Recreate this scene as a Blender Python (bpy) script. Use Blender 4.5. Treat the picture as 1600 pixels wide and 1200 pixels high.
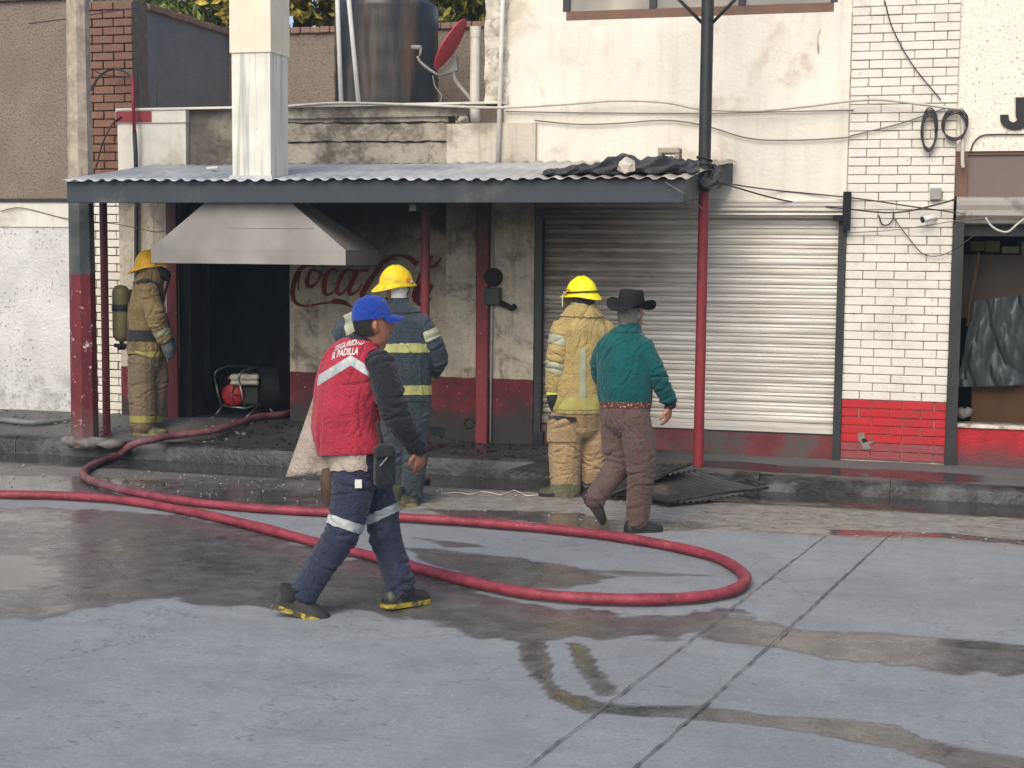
import bpy, math, random
import numpy as np
from mathutils import Vector, Matrix
random.seed(7); rng = np.random.default_rng(11)
for o in list(bpy.data.objects): bpy.data.objects.remove(o)
SC = bpy.context.scene; COL = SC.collection
# ------------------------------------------------------------------ camera
FPX = 2300.0; PITCH = math.atan(.0905); YAW = math.radians(15.5); ROLL = math.radians(.52); CAMH = 1.93
fw = np.array([-math.sin(YAW)*math.cos(PITCH), math.cos(YAW)*math.cos(PITCH), -math.sin(PITCH)])
_r0 = np.array([math.cos(YAW), math.sin(YAW), 0.]); _u0 = np.cross(_r0, fw)
rt = _r0*math.cos(ROLL)+_u0*math.sin(ROLL); up = np.cross(rt, fw)
CAM = np.array([0., 0., CAMH])
cam = bpy.data.cameras.new('camera'); cam_o = bpy.data.objects.new('camera', cam); COL.objects.link(cam_o)
cam.sensor_fit = 'HORIZONTAL'; cam.sensor_width = 36; cam.lens = 36*FPX/1600; cam.clip_start = .05; cam.clip_end = 2000
cam_o.matrix_world = Matrix(((rt[0], up[0], -fw[0], 0), (rt[1], up[1], -fw[1], 0), (rt[2], up[2], -fw[2], CAMH), (0, 0, 0, 1)))
SC.camera = cam_o
# ------------------------------------------------------------------ light
SUN_EL = math.radians(42); SUN_AZ = math.radians(188)      # azimuth clockwise from +Y
w = bpy.data.worlds.new('World'); SC.world = w; w.use_nodes = True
nt = w.node_tree; bg = nt.nodes['Background']
sky = nt.nodes.new('ShaderNodeTexSky'); sky.sky_type = 'NISHITA'; sky.sun_disc = False
sky.sun_elevation = SUN_EL; sky.sun_rotation = SUN_AZ; sky.dust_density = 3.0; sky.air_density = 1.0; sky.ozone_density = 1.2
nt.links.new(sky.outputs[0], bg.inputs[0]); bg.inputs[1].default_value = .15
sl = bpy.data.lights.new('sun', 'SUN'); sl.energy = 1.3; sl.angle = math.radians(38); sl.color = (1, .9, .74)
so = bpy.data.objects.new('sun', sl); COL.objects.link(so)
sd = Vector((math.sin(SUN_AZ)*math.cos(SUN_EL), math.cos(SUN_AZ)*math.cos(SUN_EL), math.sin(SUN_EL)))
so.rotation_euler = sd.to_track_quat('Z', 'Y').to_euler(); so.location = (-6, -10, 20)
vs = SC.view_settings; vs.view_transform = 'Standard'; vs.look = 'None'; vs.gamma = 1; vs.exposure = .42
try: vs.use_curve_mapping = False
except Exception: pass
SC.render.engine = 'CYCLES'; SC.cycles.use_denoising = True; SC.cycles.max_bounces = 6; SC.cycles.use_adaptive_sampling = True
SC.cycles.caustics_reflective = False; SC.cycles.caustics_refractive = False
# ------------------------------------------------------------------ picture -> place
def ray(x, y): return fw+rt*(x-800)/FPX-up*(y-600)/FPX
def G(x, y, z=0.):
    d = ray(x, y); t = (z-CAMH)/d[2]; return CAM+d*t
def W(x, y, Y):
    d = ray(x, y); return CAM+d*(Y/d[1])
YF = 13.13
RH = np.array([math.cos(YAW), math.sin(YAW), 0.]); FH = np.array([-math.sin(YAW), math.cos(YAW), 0.])
def FX(x, y=420, Y=YF): return float(W(x, y, Y)[0])
def FZ(x, y, Y=YF): return float(W(x, y, Y)[2])
# ------------------------------------------------------------------ mesh helpers
class MB:
    def __init__(s): s.V = []; s.F = []; s.I = []; s.mi = 0
    def add(s, V, F):
        n = len(s.V); s.V += [tuple(map(float, v)) for v in V]; s.F += [tuple(i+n for i in f) for f in F]; s.I += [s.mi]*len(F)
    def box(s, a, b, bev=0.):
        x0, y0, z0 = [min(p, q) for p, q in zip(a, b)]; x1, y1, z1 = [max(p, q) for p, q in zip(a, b)]
        s.obox(((x0+x1)/2, (y0+y1)/2, (z0+z1)/2), (1, 0, 0), (0, 1, 0), ((x1-x0)/2, (y1-y0)/2, (z1-z0)/2), bev)
    def obox(s, c, ax, ay, h, bev=0.):
        c = np.array(c, float); ax = np.array(ax, float); ax /= np.linalg.norm(ax); ay = np.array(ay, float); ay -= ax*(ay@ax); ay /= np.linalg.norm(ay); az = np.cross(ax, ay)
        hx, hy, hz = h
        if bev <= 0:
            V = [c+ax*hx*i+ay*hy*j+az*hz*k for k in (-1, 1) for j in (-1, 1) for i in (-1, 1)]
            s.add(V, [(0, 2, 3, 1), (4, 5, 7, 6), (0, 1, 5, 4), (2, 6, 7, 3), (0, 4, 6, 2), (1, 3, 7, 5)])
        else:  # chamfered box
            V = []; idx = {}
            for i in (-1, 1):
                for j in (-1, 1):
                    for k in (-1, 1):
                        for d in range(3):
                            o = [hx*i, hy*j, hz*k]
                            for e in range(3):
                                if e != d: o[e] -= bev*(i, j, k)[e]
                            idx[(i, j, k, d)] = len(V); V.append(c+ax*o[0]+ay*o[1]+az*o[2])
            F = []
            for d in range(3):
                for sg in (-1, 1):
                    q = []
                    for (p, r) in ((-1, -1), (1, -1), (1, 1), (-1, 1)):
                        k = [0, 0, 0]; k[d] = sg; k[(d+1) % 3] = p; k[(d+2) % 3] = r; q.append(idx[(k[0], k[1], k[2], d)])
                    F.append(tuple(q if sg > 0 else q[::-1]))
            for d in range(3):
                e, g = (d+1) % 3, (d+2) % 3
                for p in (-1, 1):
                    for r in (-1, 1):
                        k0 = [0]*3; k1 = [0]*3; k0[d] = -1; k1[d] = 1
                        for kk in (k0, k1): kk[e] = p; kk[g] = r
                        q = (idx[(*k0, e)], idx[(*k1, e)], idx[(*k1, g)], idx[(*k0, g)])
                        F.append(q if p*r < 0 else q[::-1])
            for i in (-1, 1):
                for j in (-1, 1):
                    for k in (-1, 1):
                        q = (idx[(i, j, k, 0)], idx[(i, j, k, 1)], idx[(i, j, k, 2)]); F.append(q if i*j*k > 0 else q[::-1])
            s.add(V, F)
    def loft(s, rings, cap=True):
        n = len(rings[0]); V = [p for r in rings for p in r]; F = []
        for a in range(len(rings)-1):
            for i in range(n):
                j = (i+1) % n; F.append((a*n+i, a*n+j, (a+1)*n+j, (a+1)*n+i))
        if cap: F.append(tuple(range(n))[::-1]); F.append(tuple(range((len(rings)-1)*n, len(rings)*n)))
        s.add(V, F)
    def tube(s, P, r, n=8, cap=True, side=None, flat=1.0):
        P = [np.array(p, float) for p in P]; m = len(P); rs = r if hasattr(r, '__len__') else [r]*m
        rings = []; prev = None
        for i in range(m):
            t = P[min(i+1, m-1)]-P[max(i-1, 0)]; t /= max(np.linalg.norm(t), 1e-9)
            u = prev if prev is not None else (np.array(side, float) if side is not None else (np.array([0, 0, 1.]) if abs(t[2]) < .9 else np.array([1., 0, 0])))
            u = u-t*(u@t); u /= max(np.linalg.norm(u), 1e-9); prev = u; v = np.cross(t, u)
            rings.append([P[i]+rs[i]*(u*math.cos(a)*flat+v*math.sin(a)) for a in [2*math.pi*k/n for k in range(n)]])
        s.loft(rings, cap)
    def lathe(s, c, prof, n=24, axis=(0, 0, 1), xdir=(1, 0, 0), cap=True):
        c = np.array(c, float); az = np.array(axis, float); az /= np.linalg.norm(az); ax = np.array(xdir, float); ax -= az*(ax@az); ax /= np.linalg.norm(ax); ay = np.cross(az, ax)
        s.loft([[c+az*h+r*(ax*math.cos(a)+ay*math.sin(a)) for a in [2*math.pi*k/n for k in range(n)]] for r, h in prof], cap)
    def prism(s, poly, d):
        n = len(poly); d = np.array(d, float); A = [np.array(p, float) for p in poly]; V = A+[p+d for p in A]
        F = [tuple(range(n)), tuple(range(n, 2*n))[::-1]]+[(i, i+n, (i+1) % n+n, (i+1) % n) for i in range(n)]
        s.add(V, F)
    def grid(s, P):      # P[row][col]
        R = len(P); C = len(P[0]); V = [p for r in P for p in r]
        s.add(V, [(a*C+b, a*C+b+1, (a+1)*C+b+1, (a+1)*C+b) for a in range(R-1) for b in range(C-1)])
    def ico(s, c, r, seed=0, n=1, sq=(1, 1, 1)):
        t = (1+5**.5)/2; V = np.array([(-1, t, 0), (1, t, 0), (-1, -t, 0), (1, -t, 0), (0, -1, t), (0, 1, t), (0, -1, -t), (0, 1, -t), (t, 0, -1), (t, 0, 1), (-t, 0, -1), (-t, 0, 1)])/math.hypot(1, t)
        g = np.random.default_rng(seed); V = V*(g.uniform(.65, 1.2, (12, 1)))*np.array(sq)*r+np.array(c)
        s.add(V, [(0, 11, 5), (0, 5, 1), (0, 1, 7), (0, 7, 10), (0, 10, 11), (1, 5, 9), (5, 11, 4), (11, 10, 2), (10, 7, 6), (7, 1, 8), (3, 9, 4), (3, 4, 2), (3, 2, 6), (3, 6, 8), (3, 8, 9), (4, 9, 5), (2, 4, 11), (6, 2, 10), (8, 6, 7), (9, 8, 1)])
    def build(s, name, mat=None, parent=None, smooth=False, fix=True, origin=None):
        V = np.array(s.V, float); mats = mat if isinstance(mat, (list, tuple)) else [mat]
        if origin is None: o = np.array([(V[:, 0].min()+V[:, 0].max())/2, (V[:, 1].min()+V[:, 1].max())/2, V[:, 2].min()])
        else: o = np.array(origin, float)
        me = bpy.data.meshes.new(name); me.from_pydata((V-o).tolist(), [], s.F)
        for m in mats: me.materials.append(m)
        if len(mats) > 1: me.polygons.foreach_set('material_index', s.I)
        if fix:
            import bmesh
            bm = bmesh.new(); bm.from_mesh(me); bmesh.ops.recalc_face_normals(bm, faces=bm.faces); bm.to_mesh(me); bm.free()
        if smooth is True: me.polygons.foreach_set('use_smooth', [True]*len(me.polygons))
        elif smooth: me.set_sharp_from_angle(angle=math.radians(smooth)) if False else shade_angle(me, smooth)
        ob = bpy.data.objects.new(name, me); COL.objects.link(ob); place(ob, o, parent)
        return ob
def shade_angle(me, ang):
    me.polygons.foreach_set('use_smooth', [True]*len(me.polygons)); me.set_sharp_from_angle(angle=math.radians(ang))
WL = {}
def place(ob, o, parent=None):
    WL[ob.name] = np.array(o, float)
    if parent is not None: ob.parent = parent; ob.location = tuple(np.array(o)-WL[parent.name])
    else: ob.location = tuple(o)
def thing(name, label, cat, loc, group=None):
    o = bpy.data.objects.new(name, None); COL.objects.link(o); o.empty_display_size = .1; place(o, loc); return tag(o, label, cat, group)
def tag(o, label=None, cat=None, group=None, kind=None):
    if label: o['label'] = label
    if cat: o['category'] = cat
    if group: o['group'] = group
    if kind: o['kind'] = kind
    return o
def dup(ob, loc, parent=None, mat=None):
    c = ob.copy(); COL.objects.link(c); place(c, loc, parent); return c
def bz(P, n=8):         # smooth polyline (Catmull-Rom)
    P = [np.array(p, float) for p in P]; Q = [2*P[0]-P[1]]+P+[2*P[-1]-P[-2]]; out = []
    for i in range(1, len(Q)-2):
        for k in range(n):
            t = k/n; a, b, c, d = Q[i-1], Q[i], Q[i+1], Q[i+2]
            out.append(.5*((2*b)+(c-a)*t+(2*a-5*b+4*c-d)*t*t+(3*b-a-3*c+d)*t**3))
    out.append(P[-1]); return out
def text_mesh(txt, size, shear=0., width=1., bold=0.):
    cu = bpy.data.curves.new('t', 'FONT'); cu.body = txt; cu.size = size; cu.shear = shear; cu.offset = bold; cu.resolution_u = 3; cu.extrude = 0
    ob = bpy.data.objects.new('t', cu); COL.objects.link(ob); dg = bpy.context.evaluated_depsgraph_get()
    me = ob.evaluated_get(dg).to_mesh(); V = np.array([v.co[:] for v in me.vertices]); F = [tuple(p.vertices) for p in me.polygons]
    ob.evaluated_get(dg).to_mesh_clear(); bpy.data.objects.remove(ob); V[:, 0] *= width; return V, F
# ------------------------------------------------------------------ materials
def S(r, g, b, k=1.):
    f = lambda c: ((c/255+.055)/1.055)**2.4 if c > 10 else c/255/12.92
    return (f(r)*k, f(g)*k, f(b)*k)
class N:
    def __init__(s, name):
        s.m = bpy.data.materials.new(name); s.m.use_nodes = True; s.t = s.m.node_tree; s.b = s.t.nodes['Principled BSDF']
        s.pos = s.node('ShaderNodeNewGeometry').outputs['Position']; s._sep = None
    def node(s, ty): return s.t.nodes.new(ty)
    def put(s, sock, v):
        if v is None: return
        if hasattr(v, 'is_output'): s.t.links.new(v, sock)
        elif hasattr(v, '__len__') and len(v) == 3 and sock.type == 'RGBA': sock.default_value = (*v, 1)
        else: sock.default_value = v
    @property
    def x(s): return s.sep()[0]
    @property
    def y(s): return s.sep()[1]
    @property
    def z(s): return s.sep()[2]
    def sep(s):
        if s._sep is None: n = s.node('ShaderNodeSeparateXYZ'); s.put(n.inputs[0], s.pos); s._sep = n.outputs
        return s._sep
    def math(s, op, a, b=None, c=None, clamp=False):
        n = s.node('ShaderNodeMath'); n.operation = op; n.use_clamp = clamp; s.put(n.inputs[0], a); s.put(n.inputs[1], b); s.put(n.inputs[2], c); return n.outputs[0]
    def map(s, sc, vec=None, rot=(0, 0, 0)):
        n = s.node('ShaderNodeMapping'); s.put(n.inputs[0], vec if vec is not None else s.pos); n.inputs['Scale'].default_value = sc; n.inputs['Rotation'].default_value = rot; return n.outputs[0]
    def noise(s, scale, detail=4, rough=.55, vec=None, dist=0.):
        n = s.node('ShaderNodeTexNoise'); s.put(n.inputs['Vector'], vec if vec is not None else s.pos); n.inputs['Scale'].default_value = scale; n.inputs['Detail'].default_value = detail; n.inputs['Roughness'].default_value = rough; n.inputs['Distortion'].default_value = dist; return n.outputs[0]
    def vor(s, scale, vec=None, feat='F1', out=0):
        n = s.node('ShaderNodeTexVoronoi'); n.feature = feat; s.put(n.inputs['Vector'], vec if vec is not None else s.pos); n.inputs['Scale'].default_value = scale; return n.outputs[out]
    def step(s, v, lo, hi, a=0., b=1.):   # smooth remap
        n = s.node('ShaderNodeMapRange'); n.interpolation_type = 'SMOOTHSTEP'; n.clamp = True; s.put(n.inputs[0], v); n.inputs[1].default_value = lo; n.inputs[2].default_value = hi; n.inputs[3].default_value = a; n.inputs[4].default_value = b; return n.outputs[0]
    def mix(s, f, a, b):
        n = s.node('ShaderNodeMix'); n.data_type = 'RGBA'; s.put(n.inputs[0], f); s.put(n.inputs[6], a); s.put(n.inputs[7], b); return n.outputs[2]
    def attr(s, name):
        n = s.node('ShaderNodeAttribute'); n.attribute_name = name; return n.outputs['Fac']
    def rand(s): return s.node('ShaderNodeObjectInfo').outputs['Random']
    def bump(s, h, st=.3, d=.01, prev=None):
        n = s.node('ShaderNodeBump'); n.inputs['Strength'].default_value = st; n.inputs['Distance'].default_value = d; s.put(n.inputs['Height'], h)
        if prev is not None: s.put(n.inputs['Normal'], prev)
        return n.outputs[0]
    def done(s, col, rough=.8, metal=0., nrm=None, spec=.4, **kw):
        b = s.b; s.put(b.inputs['Base Color'], col); s.put(b.inputs['Roughness'], rough); s.put(b.inputs['Metallic'], metal); s.put(b.inputs['Specular IOR Level'], spec)
        if nrm is not None: s.put(b.inputs['Normal'], nrm)
        for k, v in kw.items(): s.put(b.inputs[k], v)
        return s.m
def mul(c, k): return tuple(v*k for v in c)
def simple(name, c, rough=.75, var=.25, scale=6., bump=.15, bscale=60., metal=0., spec=.4, dirt=None, dscale=3., dth=(.52, .7), randv=0.):
    n = N(name); f = n.noise(scale, 5, .6); f2 = n.step(f, .3, .7)
    col = n.mix(f2, mul(c, 1-var), mul(c, 1+var*.6))
    if randv:
        r = n.rand(); col2 = n.mix(r, mul(c, 1-randv), mul(c, 1+randv)); col = n.mix(.6, col, col2)
    if dirt is not None: col = n.mix(n.step(n.noise(dscale, 7, .65, dist=.3), *dth), col, dirt)
    nr = n.bump(n.noise(bscale, 4, .6), bump, .01) if bump else None
    rg = n.step(f, .2, .8, max(rough-.1, .02), min(rough+.08, 1))
    return n.done(col, rg, metal, nr, spec)
def cloth(name, c, var=.2, dirt=None, rough=.85, weave=500., dth=(.5, .75), spec=.2):
    n = N(name); f = n.noise(9, 5, .6); col = n.mix(n.step(f, .3, .7), mul(c, 1-var), mul(c, 1+var))
    if dirt is not None: col = n.mix(n.math('MULTIPLY', n.step(n.noise(5, 6, .65), *dth), .75), col, dirt)
    rd = n.math('ABSOLUTE', n.math('SUBTRACT', n.noise(7, 3, .5, dist=2.6), .5)); rd2 = n.math('ABSOLUTE', n.math('SUBTRACT', n.noise(15, 3, .5, dist=1.5), .5)); b1 = n.bump(n.math('ADD', n.step(rd, 0., .09), n.math('MULTIPLY', n.step(rd2, 0., .12), .4)), .45, .012); b2 = n.bump(n.noise(weave, 2, .5), .2, .002, b1)
    n.b.inputs['Sheen Weight'].default_value = .15
    return n.done(col, rough, 0, b2, spec)
# ================================================================== materials of the place
K = dict
def stucco(name, c, bs=55, bd=.02, st=.8, var=.18, patch=None, pth=(.55, .62)):
    n = N(name); f = n.noise(2.2, 6, .65); col = n.mix(n.step(f, .25, .75), mul(c, 1-var), mul(c, 1+var*.7))
    h = n.noise(bs, 5, .65); col = n.mix(n.step(h, .3, .55), mul(c, .6), col)
    if patch: col = n.mix(n.step(n.noise(7, 8, .7), *pth), col, patch)
    return n.done(col, .9, 0, n.bump(h, st, bd), .2)
m_stucco_brown = stucco('brown_stucco', S(142, 130, 118), 45, .03)
m_stucco_grey = stucco('grey_stucco', S(132, 130, 130), 60, .015)
def peel():
    n = N('peeling_white_paint'); c = S(226, 226, 224); f = n.noise(3, 7, .7); col = n.mix(n.step(f, .3, .75), mul(c, .8), c)
    h = n.noise(30, 7, .7); chips = n.math('MULTIPLY', n.step(h, .58, .64), n.step(n.noise(2.2, 4, .6), .42, .6)); col = n.mix(chips, col, S(128, 122, 118))
    drt = n.math('MULTIPLY', n.step(n.z, 1.1, .25), n.step(n.noise(6, 6, .7), .4, .65)); col = n.mix(n.math('MULTIPLY', drt, .7), col, S(120, 122, 124))
    return n.done(col, .85, 0, n.bump(n.math('SUBTRACT', h, n.math('MULTIPLY', chips, .4)), .9, .02), .25)
m_peel = peel()
def plaster(name, c, stain=None, streak=.15, bump=.25):
    n = N(name); f = n.noise(1.3, 7, .65); col = n.mix(n.step(f, .3, .72), mul(c, .84), c)
    st = n.noise(1., 5, .6, n.map((9, 9, .8))); col = n.mix(n.math('MULTIPLY', n.step(st, .5, .75), streak), col, S(120, 105, 85))
    if stain: col = n.mix(n.math('MULTIPLY', n.step(n.noise(1.7, 6, .6, dist=.5), .52, .7), .55), col, stain)
    pits = n.step(n.vor(9), .035, .02); col = n.mix(n.math('MULTIPLY', pits, .7), col, S(90, 80, 70))
    return n.done(col, .8, 0, n.bump(n.noise(35, 6, .6), bump, .012), .3)
m_cream = plaster('cream_plaster', S(234, 229, 216), S(176, 154, 124), .14, .5)
m_white_pier = plaster('white_painted_plaster', S(222, 220, 210), S(150, 140, 120), .2)
def stain_stucco():
    n = N('pitted_white_stucco'); c = S(238, 230, 214); h = n.vor(26); h2 = n.noise(60, 4, .6); p = n.step(n.noise(38, 4, .6), .6, .68)
    col = n.mix(p, c, S(188, 168, 140)); return n.done(col, .85, 0, n.bump(n.math('ADD', h2, n.math('MULTIPLY', p, -.6)), .7, .015), .25)
m_shop_stucco = stain_stucco()
def burnt_wall(name, base, band=True, sootz=(1.3, 2.15), light=1.):
    n = N(name); f = n.noise(2.3, 7, .7); col = n.mix(n.step(f, .28, .7), mul(base, .62), base)
    sp = n.noise(24, 8, .75); col = n.mix(n.math('MULTIPLY', n.step(sp, .52, .66), .55), col, S(118, 100, 84))
    runs = n.noise(1., 6, .65, n.map((14, 14, 1.1))); col = n.mix(n.math('MULTIPLY', n.step(runs, .5, .72), .45), col, S(90, 74, 56))
    if band:
        ez = n.math('ADD', n.z, n.math('MULTIPLY', n.noise(8, 4), .02)); red = n.step(ez, .76, .752)
        rc = n.mix(n.step(n.noise(5, 6, .7), .3, .7), S(84, 46, 50), S(116, 52, 58)); chips = n.step(n.noise(24, 5, .7), .64, .68); rc = n.mix(chips, rc, S(205, 196, 184))
        rc = n.mix(n.step(n.math('ADD', n.z, n.math('MULTIPLY', n.noise(5, 5, .6), .35)), .74, .5), rc, S(62, 60, 60))
        col = n.mix(red, col, rc)
    big = n.math('MULTIPLY', n.math('SUBTRACT', n.noise(1.5, 6, .62, dist=.6), .5), 1.5)
    s = n.step(n.math('ADD', n.z, big), sootz[0], sootz[1]); col = n.mix(n.math('MULTIPLY', s, .95), col, S(46, 46, 47))
    blot = n.step(n.noise(2.6, 8, .7, dist=.6), .5, .68); col = n.mix(n.math('MULTIPLY', blot, .72), col, S(58, 54, 50))
    return n.done(col, .88, 0, n.bump(n.math('ADD', n.noise(28, 7, .7), n.math('MULTIPLY', f, .4)), .7, .02), .2)
m_burnt = burnt_wall('sooty_painted_wall', S(198, 188, 168), True, (1.4, 2.3))
m_pier_burnt = burnt_wall('sooty_white_pier', S(200, 192, 176), True, (1.75, 2.9))
def parapet():
    n = N('sooty_shaded_parapet'); c = S(182, 174, 160); f = n.noise(1.6, 7, .68); col = n.mix(n.step(f, .25, .7), mul(c, .6), c)
    s = n.step(n.noise(2.4, 9, .75, n.map((1, 1, 1)), .1), .44, .62); col = n.mix(n.math('MULTIPLY', s, .8), col, S(84, 77, 70))
    lf = n.step(n.math('ADD', n.x, n.math('MULTIPLY', n.noise(3, 5), 1.2)), -5.4, -6.3); col = n.mix(n.math('MULTIPLY', lf, .75), col, S(62, 58, 56))  # left end painted dark for the shaded recess beside the pier
    return n.done(col, .9, 0, n.bump(n.noise(22, 8, .7), .8, .02), .2)
m_parapet = parapet()
m_soot = simple('soot_black', S(38, 38, 40), .9, .3, 4, .4, 30, spec=.2)
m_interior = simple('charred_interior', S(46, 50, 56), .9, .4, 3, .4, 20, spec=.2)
m_concrete_pole = simple('weathered_concrete', S(164, 152, 138), .9, .22, 7, .6, 70, dirt=S(120, 112, 104), dscale=5)
m_rough_conc = simple('rough_concrete', S(205, 198, 184), .92, .3, 9, 1.0, 24, dirt=S(140, 130, 118), dscale=8, dth=(.5, .65))
m_beam = simple('dark_grey_painted_steel', S(54, 61, 68), .6, .14, 3, .06, 40, dirt=S(92, 92, 90), dscale=2.5, dth=(.56, .8))
def redpaint(name, c=S(122, 50, 56)):
    n = N(name); f = n.noise(6, 6, .65); col = n.mix(n.step(f, .3, .7), mul(c, .7), mul(c, 1.1)); ch = n.step(n.noise(20, 6, .7), .65, .68); col = n.mix(ch, col, S(190, 170, 165))
    so_ = n.step(n.math('ADD', n.z, n.math('MULTIPLY', n.noise(4, 5), .5)), 1.75, 2.6); col = n.mix(n.math('MULTIPLY', so_, .85), col, S(50, 46, 48))
    return n.done(col, .62, 0, n.bump(n.noise(40, 5), .2, .006), .4)
m_red = redpaint('sooty_red_paint')
m_redpole = simple('red_gloss_paint', S(136, 48, 56), .5, .16, 6, .1, 30, dirt=S(110, 40, 44), dscale=6)
def polepaint():   # concrete pole: bare on top, grey band, red foot
    n = N('painted_concrete_pole'); base = n.mix(n.step(n.noise(7, 6, .65), .3, .7), S(140, 130, 118), S(184, 172, 156)); base = n.mix(n.step(n.noise(3, 5, .6, n.map((6, 6, .6))), .55, .7), base, S(126, 118, 110))
    e = n.math('ADD', n.z, n.math('MULTIPLY', n.noise(9, 5), .06)); g = n.step(e, 2.5, 2.48); r = n.step(e, 1.72, 1.70)
    col = n.mix(g, base, n.mix(n.step(n.noise(5, 5), .35, .7), S(64, 69, 72), S(92, 96, 96)))
    rc = n.mix(n.step(n.noise(5, 6, .7), .3, .7), S(86, 40, 46), S(116, 46, 54)); rc = n.mix(n.step(n.noise(11, 7, .75), .60, .63), rc, S(214, 206, 200)); rc = n.mix(n.step(n.math('ADD', n.z, n.math('MULTIPLY', n.noise(6, 5), .4)), .75, .35), rc, S(108, 84, 84))
    return n.done(n.mix(r, col, rc), .8, 0, n.bump(n.noise(50, 5, .6), .4, .01), .3)
m_pole = polepaint()
def roofm():
    n = N('galvanised_roof_sheet'); f = n.noise(1.4, 6, .6); col = n.mix(n.step(f, .3, .72), S(150, 158, 166), S(205, 206, 204)); col = n.mix(n.step(n.noise(18, 6, .7), .63, .7), col, S(90, 92, 96)); col = n.mix(n.step(n.x, -3.6, -2.2), col, n.mix(n.step(f, .4, .6), S(150, 142, 132), S(190, 182, 170)))
    return n.done(col, .5, .35, n.bump(n.noise(30, 4), .1, .005), .5)
m_roof = roofm()
m_sheet = (lambda n: n.done(n.mix(n.step(n.noise(1.6, 5, .6), .3, .7), S(128, 125, 122), S(152, 149, 145)), n.step(n.noise(3, 4), .3, .7, .4, .55), .35, n.bump(n.noise(2.0, 2, .4, dist=.3), .35, .06), .5))(N('dull_sheet_metal'))
def ductm(name, a, b, st):
    n = N(name); col = n.mix(n.step(n.noise(2, 6, .6), .3, .7), a, b); col = n.mix(n.math('MULTIPLY', n.step(n.noise(1., 6, .6, n.map((13, 13, .55)), .8), .5, .68), st*.75), col, S(118, 132, 134)); col = n.mix(n.step(n.noise(14, 5, .7), .69, .73), col, S(110, 96, 84))
    return n.done(col, .6, .1, n.bump(n.noise(5, 3), .25, .02), .4)
m_duct_lo = ductm('weathered_white_duct', S(206, 206, 196), S(228, 226, 216), .75); m_duct_up = ductm('cream_duct', S(222, 210, 188), S(232, 222, 202), .15)
m_tank = (lambda n: n.done(n.mix(n.math('MULTIPLY', n.step(n.noise(1., 5, .6, n.map((5, 5, .5))), .45, .7), .6), S(40, 41, 44), S(112, 100, 88)), .36, 0, n.bump(n.noise(6, 3), .15, .02), .5))(N('black_polyethylene'))  # brownish upright highlights are painted into the black
m_pvc = simple('white_pvc', S(214, 212, 204), .5, .12, 5, .05)
m_cable = simple('grey_cable', S(120, 114, 106), .6, .2, 9, .05); m_cable_dark = simple('dark_cable', S(52, 50, 50), .55, .2, 9, .05); m_cable_white = simple('white_cable', S(196, 192, 180), .6, .15, 9, .05)
m_black = simple('black_rubber', S(34, 35, 37), .6, .25, 9, .1); m_dkmetal = simple('dark_steel', S(58, 60, 62), .5, .2, 8, .1, metal=.5); m_steel = simple('bare_steel', S(150, 152, 150), .35, .15, 8, .1, metal=.8)
m_dish = simple('red_dish_paint', S(186, 60, 72), .5, .15, 6, .05); m_grey = simple('grey_paint', S(150, 150, 146), .6, .15, 6, .1)
m_brown = simple('brown_window_frame', S(112, 84, 70), .6, .2, 6, .1); m_panel = simple('taupe_panel', S(112, 98, 92), .6, .08, 3, .05)
m_cardboard = simple('brown_board', S(142, 106, 78), .8, .1, 3, .1); m_orange = simple('orange_plastic', S(226, 86, 48), .5, .15, 9, .05)
m_glass = (lambda n: n.done(S(200, 210, 210), .04, 0, None, .5, **{'Transmission Weight': 1., 'IOR': 1.05, 'Alpha': .45}))(N('dusty_window_glass'))
m_glass_dark = (lambda n: n.done(n.mix(n.step(n.noise(1.2, 3), .35, .65), S(120, 118, 112), S(176, 170, 156)), .12, 0, None, .6))(N('upper_window_glass'))
m_tarp = (lambda n: n.done(n.mix(n.step(n.noise(5, 5), .3, .7), S(84, 90, 94), S(104, 110, 112)), .4, 0, n.bump(n.noise(7, 2, .5), .2, .02), .5))(N('grey_plastic_tarp'))
m_blacktarp = (lambda n: n.done(n.mix(n.step(n.noise(5, 5), .3, .7), S(36, 38, 42), S(64, 66, 70)), .55, 0, n.bump(n.noise(16, 4, .6, dist=1.), .5, .02), .4))(N('black_tarp'))
m_shutter = None
def shutterm():
    n = N('galvanised_shutter'); f = n.noise(1., 6, .6, n.map((1.2, 1, 26))); col = n.mix(n.step(f, .3, .72), S(184, 179, 171), S(224, 221, 214))
    rust = n.noise(1., 7, .7, n.map((2.2, 1, 14)), .4); side = n.step(n.math('ADD', n.x, n.math('MULTIPLY', n.noise(.9, 5), 1.6)), -1.0, -2.7); col = n.mix(n.math('MULTIPLY', n.step(rust, .34, .58), n.math('MULTIPLY', side, .92)), col, S(100, 88, 78))
    sm = n.math('MULTIPLY', side, n.step(n.math('ADD', n.z, n.math('MULTIPLY', n.noise(1.6, 5), .9)), 1.75, 2.6)); col = n.mix(n.math('MULTIPLY', sm, .85), col, S(62, 60, 58)); col = n.mix(n.math('MULTIPLY', side, .45), col, S(118, 108, 100)); thin = n.noise(1., 4, .7, n.map((.7, 1, 70))); col = n.mix(n.math('MULTIPLY', n.step(thin, .5, .7), .35), col, S(120, 114, 106))
    return n.done(col, .5, .25, n.bump(n.noise(12, 4), .12, .01), .5)
m_shutter = shutterm(); m_housing = simple('dull_housing_metal', S(150, 146, 140), .6, .15, 5, .1, 30, metal=.2, dirt=S(104, 100, 94), dscale=5, dth=(.48, .66))
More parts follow.
